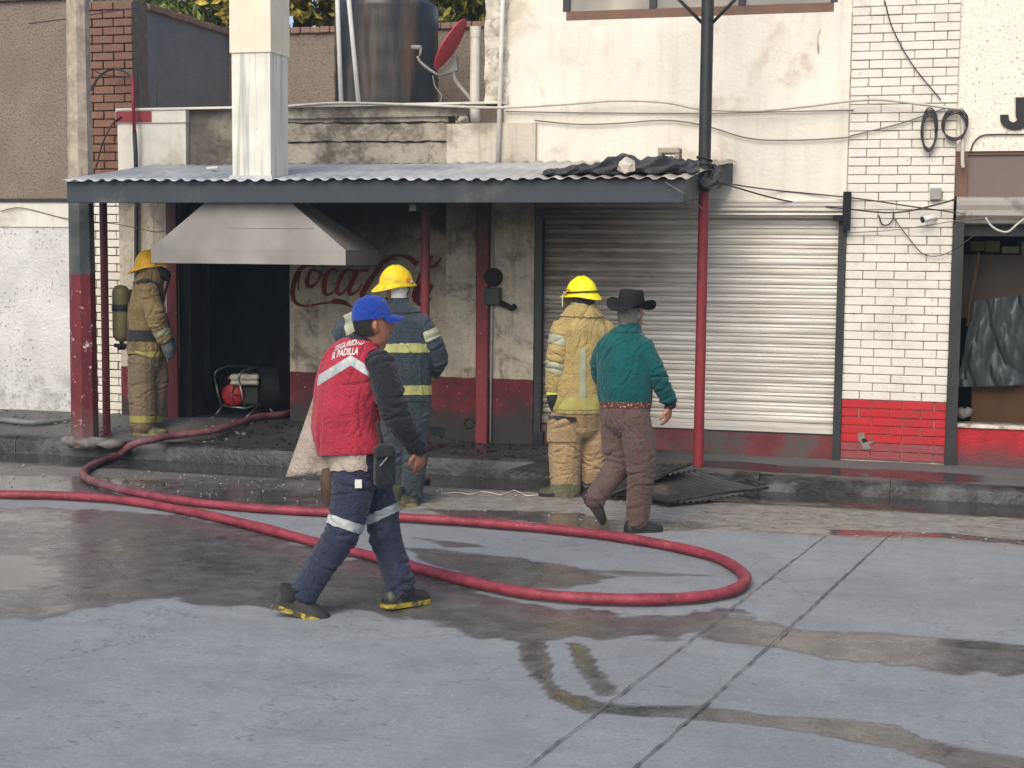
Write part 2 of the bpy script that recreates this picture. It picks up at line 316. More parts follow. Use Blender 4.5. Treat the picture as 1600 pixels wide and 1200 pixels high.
def brickm(name, c, chipc=None, rv=.16, rough=.75):
    n = N(name); r = n.rand(); col = n.mix(r, mul(c, 1-rv), mul(c, 1+rv*.5)); col = n.mix(n.step(n.noise(14, 6, .65), .35, .75), mul(c, 1-rv*.8), col)
    if chipc: col = n.mix(n.step(n.noise(17, 7, .7), .62, .68), col, chipc); col = n.mix(n.math('MULTIPLY', n.step(n.noise(1.8, 8, .75), .45, .7), .35), col, mul(chipc, .9))
    return n.done(col, rough, 0, n.bump(n.noise(45, 6, .65), .5, .008), .3)
m_brick_white = brickm('white_painted_brick', S(228, 224, 214), S(178, 168, 154), .08); m_brick_red = brickm('red_painted_brick', S(190, 44, 52), S(120, 60, 58), .14, .6); m_brick_dull = brickm('faded_red_brick', S(150, 74, 80), S(120, 110, 108), .14)
m_brick_brown = brickm('brown_brick', S(132, 98, 82), S(120, 110, 100), .22); m_cap = brickm('clay_cap_tile', S(142, 114, 100), S(110, 92, 82), .2); m_mortar = simple('dark_mortar', S(112, 102, 94), .95, .25, 9, .6, 40)
m_mortar_white = simple('pale_mortar', S(196, 188, 177), .95, .25, 9, .6, 40)
m_redbase = (lambda n: n.done(n.mix(n.step(n.math('ADD', n.z, n.math('MULTIPLY', n.noise(4, 6, .7), .3)), .52, .26), n.mix(n.step(n.noise(6, 6), .3, .7), S(150, 44, 52), S(186, 50, 58)), S(92, 72, 74)), .85, 0, n.bump(n.noise(60, 5), .7, .015), .25))(N('red_roughcast'))
m_lettering = (lambda n: n.done(n.mix(n.step(n.noise(9, 7, .7), .56, .68), n.mix(n.step(n.noise(3, 5), .3, .7), S(84, 36, 40), S(116, 42, 48)), S(134, 110, 96)), .85, 0, None, .2))(N('faded_red_lettering'))
# ================================================================== ground
def smooth01(t): t = np.clip(t, 0, 1); return t*t*(3-2*t)
def inpoly(X, Y, poly):
    c = np.zeros(X.shape, bool); n = len(poly)
    for i in range(n):
        x0, y0 = poly[i]; x1, y1 = poly[(i+1) % n]
        if y0 == y1: continue
        c ^= ((y0 > Y) != (y1 > Y)) & (X < (x1-x0)*(Y-y0)/(y1-y0)+x0)
    return c
def pdist(X, Y, poly):
    d = np.full(X.shape, 1e9); n = len(poly)
    for i in range(n):
        ax, ay = poly[i]; bx, by = poly[(i+1) % n]; L = max((bx-ax)**2+(by-ay)**2, 1e-12)
        t = np.clip(((X-ax)*(bx-ax)+(Y-ay)*(by-ay))/L, 0, 1); d = np.minimum(d, np.hypot(X-ax-t*(bx-ax), Y-ay-t*(by-ay)))
    return np.where(inpoly(X, Y, poly), d, -d)
_wv = [(rng.normal(size=2), rng.uniform(0, 6.28)) for _ in range(40)]
def wn(X, Y, f):     # cheap 2-D noise, about -1..1
    s = 0
    for i, (d, p) in enumerate(_wv): k = f*(1+.55*(i % 8)); s = s+np.sin(k*(d[0]*X+d[1]*Y)+p+1.3*np.sin(.6*k*(d[1]*X-d[0]*Y)+2*p))/(1+.35*(i % 8))
    return s/6.
def axis(lo, hi, st, far):
    a = np.arange(lo, hi+1e-6, st); g = [hi+st*1.5**k for k in range(2, 40) if st*1.5**k < far]; l = [lo-st*1.5**k for k in range(2, 40) if st*1.5**k < far]
    return np.array(l[::-1]+list(a)+g)
def sheet(name, xs, ys, zf, mat, attrs, parent=None):
    X, Y = np.meshgrid(xs, ys); Z = zf(X, Y); R, C = X.shape
    V = np.stack([X, Y, Z], -1).reshape(-1, 3); i = np.arange(R*C).reshape(R, C)
    F = np.stack([i[:-1, :-1], i[:-1, 1:], i[1:, 1:], i[1:, :-1]], -1).reshape(-1, 4)
    me = bpy.data.meshes.new(name); me.vertices.add(len(V)); me.vertices.foreach_set('co', V.ravel()); me.loops.add(F.size); me.loops.foreach_set('vertex_index', F.ravel().astype(np.int32)); me.polygons.add(len(F)); me.polygons.foreach_set('loop_start', np.arange(0, F.size, 4, dtype=np.int32)); me.update(calc_edges=True)
    me.polygons.foreach_set('use_smooth', [True]*len(F))
    for k, fn in attrs.items():
        a = me.attributes.new(k, 'FLOAT', 'POINT'); a.data.foreach_set('value', fn(X, Y).ravel().astype(np.float32))
    me.materials.append(mat); ob = bpy.data.objects.new(name, me); COL.objects.link(ob); place(ob, (0, 0, 0), parent); return ob
def gp(pts): return [tuple(G(x, y)[:2]) for x, y in pts]
WET = [(.8, .10, gp([(-620, 800), (200, 812), (350, 822), (480, 852), (600, 872), (640, 887), (760, 930), (850, 948), (960, 955), (1080, 955), (1150, 950), (1200, 965), (1330, 985), (1480, 992), (2240, 1063), (2240, 1113), (1450, 1045), (1330, 1030), (1200, 1016), (1090, 1000), (990, 1003), (900, 1000), (830, 1003), (770, 1000), (720, 978), (660, 965), (560, 950), (520, 956), (440, 955), (390, 945), (330, 945), (240, 938), (215, 935), (175, 942), (140, 955), (60, 972), (-620, 984)])),
       (1., .05, gp([(-620, 862), (40, 868), (105, 878), (112, 900), (90, 916), (40, 924), (-620, 935)])), (1., .05, gp([(40, 958), (70, 948), (130, 945), (135, 952), (80, 962)])),
       (1., .08, gp([(-620, 745), (100, 742), (300, 752), (520, 770), (640, 790), (600, 806), (480, 800), (300, 790), (150, 772), (-620, 770)])),
       (.8, .08, gp([(-620, 790), (150, 795), (300, 805), (430, 830), (470, 845), (330, 850), (160, 832), (-620, 815)])),
       (.75, .05, gp([(620, 852), (700, 858), (800, 868), (900, 885), (960, 902), (880, 918), (780, 912), (700, 890), (640, 872)])), (.6, .04, gp([(640, 838), (700, 844), (780, 855), (700, 856)])), (.55, .03, gp([(860, 888), (1000, 893), (1110, 899), (1000, 899)])),
       (.95, .03, gp([(812, 1000), (850, 1003), (858, 1030), (856, 1060), (884, 1083), (932, 1098), (1000, 1105), (1090, 1102), (1200, 1118), (1330, 1124), (1430, 1150), (1520, 1172), (2240, 1260), (1500, 1205), (1400, 1168), (1270, 1143), (1150, 1126), (1040, 1118), (920, 1112), (868, 1092), (832, 1055)])),
       (.9, .03, gp([(882, 1000), (912, 1006), (932, 1040), (962, 1082), (940, 1086), (912, 1050)])), (1., .03, gp([(1255, 1120), (1310, 1125), (1400, 1133), (1430, 1150), (1330, 1148), (1270, 1138)])),
       (1., .04, gp([(660, 795), (800, 798), (900, 800), (960, 812), (1080, 814), (1140, 822), (1080, 830), (1000, 832), (900, 828), (810, 814), (700, 806)])), (1., .04, gp([(1140, 820), (1250, 824), (1330, 828), (1480, 833), (2240, 901), (1480, 842), (1330, 838), (1200, 832)])),
       (1., .03, gp([(1180, 985), (1300, 988), (1470, 995), (2240, 1065), (1470, 1010), (1330, 1000)]))]
def wet_road(X, Y):
    w_ = np.zeros(X.shape); m = (np.abs(X+4) < 10) & (Y > 3) & (Y < 12.2); x = X[m]; y = Y[m]
    jit = wn(x, y, 3.)*.06+wn(x, y, 9.)*.04+wn(x, y, 24.)*.02; r = np.zeros(x.shape)
    for lv, ed, poly in WET: r = np.maximum(r, lv*smooth01((pdist(x, y, poly)+jit*(.3 if ed < .035 else ed/.06)+ed*(.8 if ed < .035 else .3))/ed))
    gut = smooth01((y-(11.32+.06*wn(x, y, 1.6)))/.08); r = np.maximum(r, gut)
    lft = smooth01((y-10.0)/.5)*smooth01((-3.4-x)/.6)*(.62+.3*wn(x, y, 1.5)); r = np.maximum(r, lft)
    r = r*(.9+.22*wn(x, y, 5)); w_[m] = np.clip(r, 0, 1); return w_
def dirt_road(X, Y): return smooth01((Y-(10.12+.1*wn(X, Y, 1.2)))/.12)*smooth01((11.6-Y)/.2)*np.clip(.85+.5*wn(X, Y, 4), 0, 1)
def roadm(name, dry, wetc, dirt=True, soot=False):
    n = N(name); we = n.attr('wet'); big = n.noise(.5, 6, .6); col = n.mix(n.step(big, .3, .7), mul(dry, .86), mul(dry, 1.1))
    stre = n.noise(1., 6, .65, n.map((.9, 5, 1))); col = n.mix(n.math('MULTIPLY', n.step(stre, .52, .75), .35), col, mul(dry, .55))
    sp = n.noise(40, 6, .9); col = n.mix(n.step(sp, .54, .68), col, mul(dry, 1.6)); col = n.mix(n.step(sp, .46, .32), col, mul(dry, .42)); ck = n.math('MULTIPLY', n.step(n.math('ABSOLUTE', n.math('SUBTRACT', n.noise(.55, 9, .6, dist=.4), .5)), .0035, .0), n.step(n.noise(.4, 3), .45, .55)); col = n.mix(n.math('MULTIPLY', ck, .6), col, mul(dry, .3)); fd = n.noise(2.4, 8, .75); col = n.mix(n.math('MULTIPLY', n.step(fd, .45, .7), .38), col, mul(dry, .6)); sp2 = n.step(n.vor(34), .10, .05); col = n.mix(n.math('MULTIPLY', sp2, n.step(n.noise(6, 3), .5, .6)), col, mul(dry, 1.7))
    spots = n.step(n.noise(11, 3, .5, n.map((1, 2.8, 1))), .67, .72); col = n.mix(n.math('MULTIPLY', spots, .75), col, mul(dry, .28)); mot = n.noise(7, 7, .75); col = n.mix(n.math('MULTIPLY', n.step(mot, .4, .7), .4), col, mul(dry, .72))
    if dirt:
        d = n.attr('dirt'); dc = n.mix(n.step(n.noise(9, 8, .75, n.map((.8, 1.4, 1))), .32, .68), S(92, 86, 78), S(160, 154, 144)); col = n.mix(n.math('MULTIPLY', d, .9), col, dc); gs = n.math('MULTIPLY', n.step(n.math('ADD', n.y, n.math('MULTIPLY', n.noise(4, 6, .7), .18)), 11.34, 11.48), .9)
    if soot:
        sm = n.math('MULTIPLY', n.math('MULTIPLY', n.step(n.x, -6.9, -6.1), n.step(n.x, -1.4, -2.4)), n.step(n.noise(3, 7, .7), .25, .55)); col = n.mix(n.math('MULTIPLY', sm, .9), col, S(44, 44, 46))
    wf = n.step(we, .08, .6); col = n.mix(wf, col, n.mix(n.step(n.noise(6, 8, .75), .35, .68), mul(wetc, .7), mul(wetc, 1.3)))
    pit_ = n.math('MULTIPLY', n.step(we, .78, .95), n.step(n.noise(26, 6, .8), .42, .6)); col = n.mix(n.math('MULTIPLY', pit_, .65), col, S(42, 38, 33))
    rough = n.math('ADD', n.math('SUBTRACT', n.step(we, .1, .7, .78, .26), n.step(we, .74, .95, 0., .2)), n.math('MULTIPLY', n.step(n.noise(16, 5, .6), .35, .7), .08))
    hb = n.math('MULTIPLY', n.math('ADD', n.noise(150, 4, .75), n.math('MULTIPLY', n.noise(420, 2), .5)), n.step(we, .1, .75, 1., .05))
    if dirt: col = n.mix(gs, col, S(40, 41, 43))
    rip = n.bump(hb, .6, .006)
    return n.done(col, rough, 0, rip, .5)
m_road = roadm('road_surface', S(140, 144, 147), S(92, 92, 92)); m_side = roadm('sidewalk_concrete', S(98, 98, 98), S(52, 52, 53), False, True)
road = sheet('road', axis(-11, 4, .035, 260), np.concatenate([axis(4.2, 12.2, .03, 260)]), lambda X, Y: .004*wn(np.clip(X, -14, 6), np.clip(Y, 0, 13), .7)-np.where(Y > 12.25, .02, 0), m_road, K(wet=wet_road, dirt=dirt_road)); tag(road, kind='structure')
def zs(X, Y): return .15-.03*smooth01((X+3)/2)+.11*smooth01((-3.9-X)/1.2)*smooth01((Y-12.05)/1.0)+.006*wn(X, Y, 2.)
def wet_side(X, Y):
    a = .5+.5*wn(X, Y, 1.3)+.25*wn(X, Y, 6); l = smooth01((-1.8-X)/.8); pud = smooth01((.28-np.abs(Y-12.42-.07*wn(X, Y, 2)))/.1)*smooth01((X+2.0)/.3)*smooth01((.7-X)/.5)
    return np.clip(np.maximum(l*np.clip(a, 0, 1)*.75, pud), 0, 1)
KY = 11.97
sidewalk = sheet('sidewalk', np.arange(-16, 8.01, .04), np.arange(KY+.14, YF+.3, .03), zs, m_side, K(wet=wet_side)); tag(sidewalk, kind='structure')
x = -16.; kk = 0
m_kerb = simple('wet_kerb_concrete', S(74, 76, 76), .45, .4, 6, 1., 26, dirt=S(30, 30, 31), dscale=3.4, dth=(.36, .6))
while x < 8:
    L = 1.0+.25*random.random(); b = MB(); zt = float(zs(np.array(x+L/2), np.array(KY+.05)))+.003
    nseg = 9; rows = []
    for i in range(nseg+1):
        xx = x+.002+(L-.004)*i/nseg; e = .012*random.uniform(-1, 1); broken = .05 if -1.9 < xx < -.4 else 0.
        cz = zt-broken*random.random()
        rows.append([(xx, KY-.02+e, -.12), (xx, KY-.012+e, cz-.05), (xx, KY+.012+e+broken*random.random(), cz-.012), (xx, KY+.05, cz), (xx, KY+.152, zt), (xx, KY+.152, -.12)])
    b.loft(rows); b.build('kerb_stone', m_kerb, sidewalk, 40); x += L; kk += 1
# cut joints of the road slabs
def joint(p, q, wd):
    A = G(*p); B = G(*q); d = (B-A); d /= np.linalg.norm(d); nn = np.array([-d[1], d[0], 0]); b = MB(); rows = []
    m = 90
    for i in range(m+1):
        c = A+(B-A)*i/m+nn*random.uniform(-1, 1)*.005; ww = wd*random.uniform(.15, 1.4); c[2] = .009; rows.append([c-nn*ww, c+nn*ww])
    b.grid(rows); b.build('slab_joint', m_joint, road)
m_joint = simple('dark_joint_filler', S(96, 94, 92), .85, .2, 9, .4, 60)
joint((1290, 838), (760, 1250), .0045); joint((1392, 836), (930, 1260), .006)
# loose grit and rubble, uncountable
m_greyrub = simple('grey_rubble', S(112, 110, 106), .9, .3, 20, .5)
def rubble(name, n, region, r, mat, label, cat, seed):
    g = np.random.default_rng(seed); b = MB()
    for i in range(n):
        X = g.uniform(region[0], region[1]); Y = g.uniform(region[2], region[3]); z = float(zs(np.array(X), np.array(Y))) if Y > KY+.15 else .004
        s_ = r*g.uniform(.3, 1.)**2+.004; b.ico((X, Y, z+s_*.3), s_, int(g.integers(1e6)), sq=(1, 1, .6))
    o = b.build(name, mat); tag(o, label, cat, kind='stuff'); return o
rubble('charred_rubble', 420, (-6.4, -2.2, KY+.18, YF-.05), .02, m_soot, 'charred black rubble strewn over the pavement by the doorway', 'rubble', 3)
rubble('pavement_rubble', 130, (-10, -6.0, KY+.18, YF-.05), .024, m_greyrub, 'broken concrete bits on the pavement near the grey hose', 'rubble', 4)
rubble('gutter_grit', 520, (-9, 2, 10.2, 11.3), .009, m_concrete_pole, 'pale grit along the dirty gutter strip', 'grit', 5)
# ================================================================== buildings
def wbox(b, x0, x1, y0, y1, Y0=YF, Y1=YF+.25, ref=None):     # box given by picture edges on the plane Y0
    rx = 420 if ref is None else ref
    b.box((FX(x0, rx, Y0), Y0, FZ((x0+x1)/2, y1, Y0)), (FX(x1, rx, Y0), Y1, FZ((x0+x1)/2, y0, Y0)))
ZPAR = FZ(500, 165)         # top of the low parapet
XL = FX(190, 300)           # left edge of the burnt shop
XD0, XD1 = FX(300, 540), FX(453, 540); XP0, XP1 = FX(699, 450), FX(836, 450)
XS1 = FX(1316, 520); XPR = FX(1482, 560); XR = 6.0
# ---- left neighbour
lb = thing('neighbour_building', 'brown stucco building with a brick corner pier and whitewashed lower wall', 'building', (-9, YF, 0))
XBK0, XBK1 = FX(112, 150), FX(208, 100)
ZL = FZ(50, 311); ZT = FZ(215, -2)
b = MB(); b.box((-16, YF, ZL), (XBK0, YF+.25, ZT+.02)); b.build('stucco_wall', m_stucco_brown, lb)
b = MB(); b.box((-16, YF, -.1), (XBK0, YF+.25, ZL-.28)); b.build('whitewashed_wall', m_peel, lb)
b = MB(); b.box((-16, YF-.012, ZL-.28), (XBK0, YF+.25, ZL-.03)); b.build('plaster_band', m_white_pier, lb)
b = MB(); b.box((-16, YF-.03, ZL-.03), (XBK0-.002, YF+.2, ZL+.005)); b.build('ledge', m_dkmetal, lb)
b = MB(); b.box((XBK0, YF+.03, -.1), (XBK1-.01, YF+.3, ZT)); b.build('pier_core', m_mortar, lb)
def brick_proto(L, H, D, mat, name='brick', bev=.004):
    b = MB(); b.box((-L/2, 0, 0), (L/2, D, H), bev); o = b.build(name, mat, None, origin=(0, 0, 0)); return o
_pc = {}
def bricks(parent, x0, x1, z0, z1, yf, L, H, jt, off, matf, D=.05, seed=0, name='brick'):
    g = random.Random(seed); r = 0; z = z0; cnt = 0
    while z+H-jt < z1+1e-6:
        x = x0-(off if r % 2 else 0)*L; 
        while x < x1-.012:
            a = max(x, x0); e = min(x+L-jt, x1)
            if e-a > .02:
                mat = matf((a+e)/2, z)
                if mat is not None:
                    key = (round(e-a, 3), round(H-jt, 4), mat.name, round(D, 3))
                    loc = ((a+e)/2+g.uniform(-.0015, .0015), yf+g.uniform(-.005, .004), z+g.uniform(-.001, .001))
                    if key not in _pc:
                        o = brick_proto(e-a, H-jt, D, mat, name); _pc[key] = o; place(o, loc, parent)
                    else: o = dup(_pc[key], loc, parent)
                    o.rotation_euler = (g.uniform(-.012, .012), g.uniform(-.006, .006), g.uniform(-.012, .012)); cnt += 1
            x += L
        z += H; r += 1
    return cnt
ZROOFL = FZ(170, 268)
bricks(lb, XBK0+.01, XBK1-.012, 2.3, ZT, YF, .235, .0815, .012, .5, lambda x, z: m_brick_brown if z > 2.55 else None, seed=1)
bricks(lb, XBK0+.01, XL-.004, .22, 2.6, YF+.0, .235, .0815, .010, .5, lambda x, z: m_brick_white, seed=2)
# rear yard walls with clay caps
def solveY(x, y, z):
    lo, hi = 13., 30.
    for _ in range(50):
        m = (lo+hi)/2
        if W(x, y, m)[2] < z: lo = m
        else: hi = m
    return lo
YB = solveY(480, 44, ZT); XB0 = XBK1-.02
b = MB(); b.box((XB0-.2, YF+.3, 0), (XB0, YB+.2, ZT-.06)); b.build('side_wall', m_stucco_grey, lb)
b = MB(); b.box((XB0-.2, YB, 0), (-3.0, YB+.2, ZT-.06)); b.build('rear_wall', m_stucco_brown, lb)
cp = MB(); cp.box((-.055, -.13, 0), (.055, .13, .065), .006); c0 = cp.build('cap_tile', m_cap, None, origin=(0, 0, 0)); first = True
cp = MB(); cp.box((-.13, -.055, 0), (.13, .055, .065), .006); c1 = cp.build('cap_tile', m_cap, None, origin=(0, 0, 0))
yy = YF+.36; k = 0
while yy < YB+.05:
    loc = (XB0-.09+random.uniform(-.008, .008), yy, ZT-.058+random.uniform(-.003, .003))
    if k == 0: place(c1, loc, lb)
    else: dup(c1, loc, lb)
    yy += .116; k += 1
xx = XB0+.12; k = 0
while xx < -3.1:
    loc = (xx, YB+.09+random.uniform(-.008, .008), ZT-.058+random.uniform(-.003, .003))
    if k == 0: place(c0, loc, lb)
    else: dup(c0, loc, lb)
    xx += .116; k += 1
xx = -15.9; k = 0
while xx < XBK0:
    dup(c0, (xx, YF+.08, ZT+.024), lb); xx += .116
# ---- burnt shop
bs = thing('burnt_shop', 'burnt single storey shop with sooty walls, dark doorway and faded red script lettering', 'building', (FX(500), YF, 0))
ZDT = 2.2
b = MB(); b.box((XD1, YF, -.1), (XP0, YF+.25, 2.74)); b.build('lettered_wall', m_burnt, bs)
m_pier_top = plaster('streaked_pier_plaster', S(208, 200, 184), S(96, 88, 78), .5, .6)
b = MB(); b.box((XL, YF-.06, -.1), (FX(276, 420, YF-.06), YF+.2, 2.5)); b.build('left_pier', m_pier_burnt, bs)
b = MB(); b.box((XL, YF-.058, 2.5), (FX(290, 220, YF-.06), YF+.2, FZ(240, 192, YF-.06))); b.build('left_pier_top', m_white_pier, bs)
b = MB(); b.box((XL-.01, YF-.075, FZ(240, 192, YF-.06)), (FX(296, 180), YF+.2, ZPAR-.02)); b.build('pier_cap', m_white_pier, bs)
b = MB(); b.box((XL-.005, YF-.079, FZ(240, 191, YF-.06)), (FX(237, 180, YF-.075), YF-.072, ZPAR-.03)); b.build('painted_patch', m_redpole, bs)
b = MB(); b.box((FX(296, 180)+.001, YF, 2.74), (XP0, YF+.22, ZPAR-.02)); b.build('parapet', m_parapet, bs)
for yy_ in (192, 222):                       # uneven block joints in the parapet
    b = MB(); P = [W(450+i*10, yy_+random.uniform(-1.2, 1.2)-.004*i*10, YF-.004) for i in range(26)]; b.tube(P, [random.uniform(.004, .012) for _ in P], 5); b.build('wall_crack', m_soot, bs)
b = MB(); b.box((FX(447, 170)-.3, YF-.03, ZPAR-.12), (XP0+.2, YF-.001, ZPAR-.02)); b.build('parapet_band', m_parapet, bs)
b = MB(); b.box((XL, YF-.09, ZPAR-.02), (FX(785, 160), YF+.3, ZPAR)); b.build('parapet_coping', m_white_pier, bs)
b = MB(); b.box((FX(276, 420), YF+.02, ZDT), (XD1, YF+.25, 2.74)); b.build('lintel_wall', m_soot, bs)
b = MB(); b.box((XP0, YF-.045, -.1), (XP1, YF+.25, 2.5)); b.build('right_pier', m_pier_burnt, bs)
b = MB(); b.box((XP0, YF-.043, 2.5), (XP1, YF+.25, FZ(770, 193))); b.build('right_pier_top', m_pier_top, bs)
b = MB(); b.box((FX(275, 500), YF-.02, -.05), (XD0, YF+.22, ZDT)); b.build('door_jamb', m_soot, bs)
b = MB(); b.box((FX(262, 520, YF-.09), YF-.10, .1), (FX(277, 520, YF-.09), YF-.062, 2.6)); b.build('red_jamb_strip', m_red, bs)
b = MB(); b.box((FX(744, 500, YF-.1), YF-.12, .1), (FX(763, 500, YF-.1), YF-.047, 2.6), .01); b.build('red_pilaster', m_red, bs)
b = MB(); b.tube([W(770, 330, YF-.07), W(768, 520, YF-.07), W(766, 715, YF-.07)], .012, 8); b.build('wall_conduit', m_grey, bs, True)
b = MB(); b.tube([W(733, 661, YF-.05)+np.array([.045*math.cos(a), 0, .045*math.sin(a)]) for a in [i*.4 for i in range(15)]], .010, 6); b.build('drain_ring', m_black, bs, True)
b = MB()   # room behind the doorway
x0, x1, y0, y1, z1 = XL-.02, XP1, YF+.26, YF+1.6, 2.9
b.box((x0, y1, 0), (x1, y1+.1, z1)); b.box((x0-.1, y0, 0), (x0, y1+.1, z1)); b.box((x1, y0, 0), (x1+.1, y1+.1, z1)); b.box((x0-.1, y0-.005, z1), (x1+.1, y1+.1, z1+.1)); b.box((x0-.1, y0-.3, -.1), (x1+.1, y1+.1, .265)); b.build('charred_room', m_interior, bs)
b = MB(); b.box((x0-.1, YF+.22, 2.95), (-2.9, YB, ZPAR-.16)); b.build('flat_roof', m_rough_conc, bs)
# faded painted script
def L(cx, cy): p = W(440+cx/5.714, 380+cy/5.714, YF-.004); return np.array([p[0], YF-.004, p[2]])
_lay = [0]
def stroke(pts, wd, n=7):
    P = bz([L(*p) for p in pts], n); m = len(P); wq = np.interp(np.linspace(0, 1, m), np.linspace(0, 1, len(wd)), wd)/5.714/165
    _lay[0] += 1; dy = -.0006*_lay[0]
    b = MB(); rows = []
    for i in range(m):
        t = P[min(i+1, m-1)]-P[max(i-1, 0)]; t /= max(np.linalg.norm(t), 1e-9); nn = np.array([-t[2], 0, t[0]])*wq[i]/2; o = np.array([0, dy, 0]); rows.append([P[i]-nn+o, P[i]+nn+o])
    b.grid(rows); return b
LET = [([(300, 215), (240, 190), (175, 225), (130, 300), (105, 380), (98, 455), (115, 515), (160, 550), (240, 560), (340, 540), (430, 528)], [14, 30, 46, 50, 50, 46, 36, 26, 20, 18, 22]),
       ([(430, 530), (480, 520), (560, 530), (640, 580)], [18, 50, 46, 8]), ([(200, 215), (160, 300), (150, 400), (170, 440)], [8, 14, 12, 4]),
       ([(330, 250), (270, 240), (230, 310), (235, 375), (275, 385), (320, 340), (350, 270), (330, 250)], [16, 26, 48, 48, 30, 18, 24, 16]), ([(330, 265), (370, 290), (420, 235)], [10, 10, 8]),
       ([(500, 250), (465, 230), (420, 260), (385, 340), (380, 420), (405, 458), (455, 440), (520, 375)], [30, 24, 34, 46, 46, 30, 16, 8]),
       ([(650, 250), (590, 235), (535, 290), (500, 380), (500, 440), (540, 450), (600, 380), (650, 250)], [20, 26, 42, 46, 40, 24, 16, 20]), ([(680, 235), (640, 330), (605, 420), (620, 460), (680, 420), (720, 360)], [44, 46, 42, 28, 14, 8]),
       ([(700, 245), (770, 240)], [30, 30]),
       ([(1215, 190), (1150, 135), (1060, 108), (990, 118), (920, 160), (850, 250), (780, 350), (725, 450), (735, 500), (800, 520)], [56, 44, 22, 26, 36, 46, 52, 52, 40, 10]), ([(1030, 150), (980, 140), (930, 190)], [8, 18, 8]),
       ([(1130, 330), (1060, 340), (1020, 420), (1040, 500), (1100, 480), (1140, 400), (1130, 330)], [18, 26, 44, 44, 26, 18, 18]), ([(1140, 345), (1180, 330)], [9, 9]),
       ([(1170, 480), (1200, 380), (1250, 260), (1310, 150), (1345, 115), (1335, 160), (1260, 330), (1190, 470), (1195, 530)], [20, 24, 30, 20, 12, 14, 26, 40, 24]),
       ([(1290, 390), (1240, 420), (1215, 490), (1230, 545), (1280, 520), (1330, 400)], [20, 30, 40, 36, 22, 18]), ([(1345, 365), (1300, 470), (1295, 530), (1345, 485)], [42, 44, 30, 8]), ([(1320, 215), (1380, 195), (1432, 122)], [22, 34, 6])]
for pts, wd in LET: stroke(pts, wd).build('painted_letter_stroke', m_lettering, bs)
# ---- cream two-storey building with roller shutter
cb = thing('cream_building', 'cream two storey building with a metal roller shutter and a brown framed upper window', 'building', (FX(1080), YF, 0))
ZSH = FZ(1080, 336)
XC0 = FX(788, 80)
b = MB(); b.box((XP1+.001, YF, ZSH-.02), (XS1, YF+.3, FZ(1080, 26))); b.box((XC0, YF, FZ(800, 193)), (XP1+.001, YF+.3, FZ(1080, 26))); b.build('upper_wall', m_cream, cb)
ZW0 = FZ(1080, 26); ZTOP = 6.2
b = MB(); b.box((XC0, YF+.02, ZW0), (FX(884, 10), YF+.3, ZTOP)); b.build('window_pier', m_cream, cb)
b = MB(); b.box((FX(1303, 10), YF+.02, ZW0), (XS1, YF+.3, ZTOP)); b.build('window_pier', m_cream, cb)
b = MB(); b.box((FX(884, 10), YF+.02, 5.2), (FX(1303, 10), YF+.3, ZTOP)); b.build('window_head', m_cream, cb)
wx0, wx1 = FX(884, 10), FX(1303, 10)
wn_ = MB(); wn_.box((wx0, YF+.02, ZW0), (wx1, YF+.1, ZW0+.085)); wn_.box((wx0, YF+.02, 5.12), (wx1, YF+.1, 5.2)); wf = wn_.build('window_frame', m_brown, cb)
for a in np.linspace(wx0, wx1, 4):
    b = MB(); b.box((a-.03, YF+.015, ZW0+.085), (a+.03, YF+.105, 5.12)); b.build('mullion', m_dkmetal, wf)
for i in range(3):
    a, e = np.linspace(wx0, wx1, 4)[i:i+2]; b = MB(); b.box((a+.03, YF+.05, ZW0+.085), (e-.03, YF+.06, 5.12)); b.build('pane', m_glass_dark, wf)
b = MB(); P = []      # rough exposed concrete column at its corner
for zz in np.linspace(ZPAR-.02, ZTOP, 40): 
    xa = FX(756, 80)+random.uniform(0, .02); xb = XC0+.04+random.uniform(-.03, .03); P.append([(xa, YF+.3, zz), (xa, YF-.01+random.uniform(0, .02), zz), ((xa+xb)/2, YF-.035+random.uniform(0, .025), zz), (xb, YF-.015+random.uniform(0, .012), zz), (xb, YF+.3, zz)])
b.loft(P); b.build('bare_concrete_column', m_rough_conc, cb)
b = MB(); b.box((XP1, YF+.15, -.1), (XS1, YF+.3, .02)); b.build('footing', m_soot, cb)
ZSB = .33; m_plinth = simple('sooty_red_plinth', S(112, 56, 60), .85, .3, 5, .6, 30, dirt=S(84, 80, 78), dscale=4, dth=(.45, .62))
b = MB(); b.box((XP1+.001, YF+.02, -.1), (XS1, YF+.25, ZSB)); b.build('red_plinth', m_plinth, cb)
sh = thing('roller_shutter', 'closed galvanised roller shutter, soot stained on one side, under a coiled housing', 'shutter', ((XP1+XS1)/2, YF, ZSB))
p = .0872; Lsh = XS1-XP1-.06; prof = [(.006, 0.), (-.002, .003), (-.006, .010), (-.0085, .024), (-.0085, .038), (-.006, .050), (.002, .0555), (.002, .0585), (-.005, .062), (-.007, .068), (-.005, .075), (.004, .080), (.006, .0868)]
b = MB(); b.loft([[(xq, YF+.075+d, z) for d, z in prof]+[(xq, YF+.085, .0868), (xq, YF+.085, 0)] for xq in (-Lsh/2, Lsh/2)]); s0 = b.build('slat', m_shutter, None, origin=(0, 0, 0))
z = ZSB+.10; k = 0; xm = (XP1+XS1)/2
while z < ZSH-.01:
    loc = (xm, random.uniform(-.002, .002), z)
    if k == 0: place(s0, loc, sh)
    else: dup(s0, loc, sh)
    z += p; k += 1
b = MB(); b.box((xm-Lsh/2, YF+.035, ZSB+.012), (xm+Lsh/2, YF+.085, ZSB+.098), .004); b.build('bottom_bar', m_shutter, sh)
b = MB(); b.box((xm-Lsh/2, YF+.02, ZSB+.001), (xm+Lsh/2, YF+.09, ZSB+.011)); b.build('rubber_seal', m_black, sh)
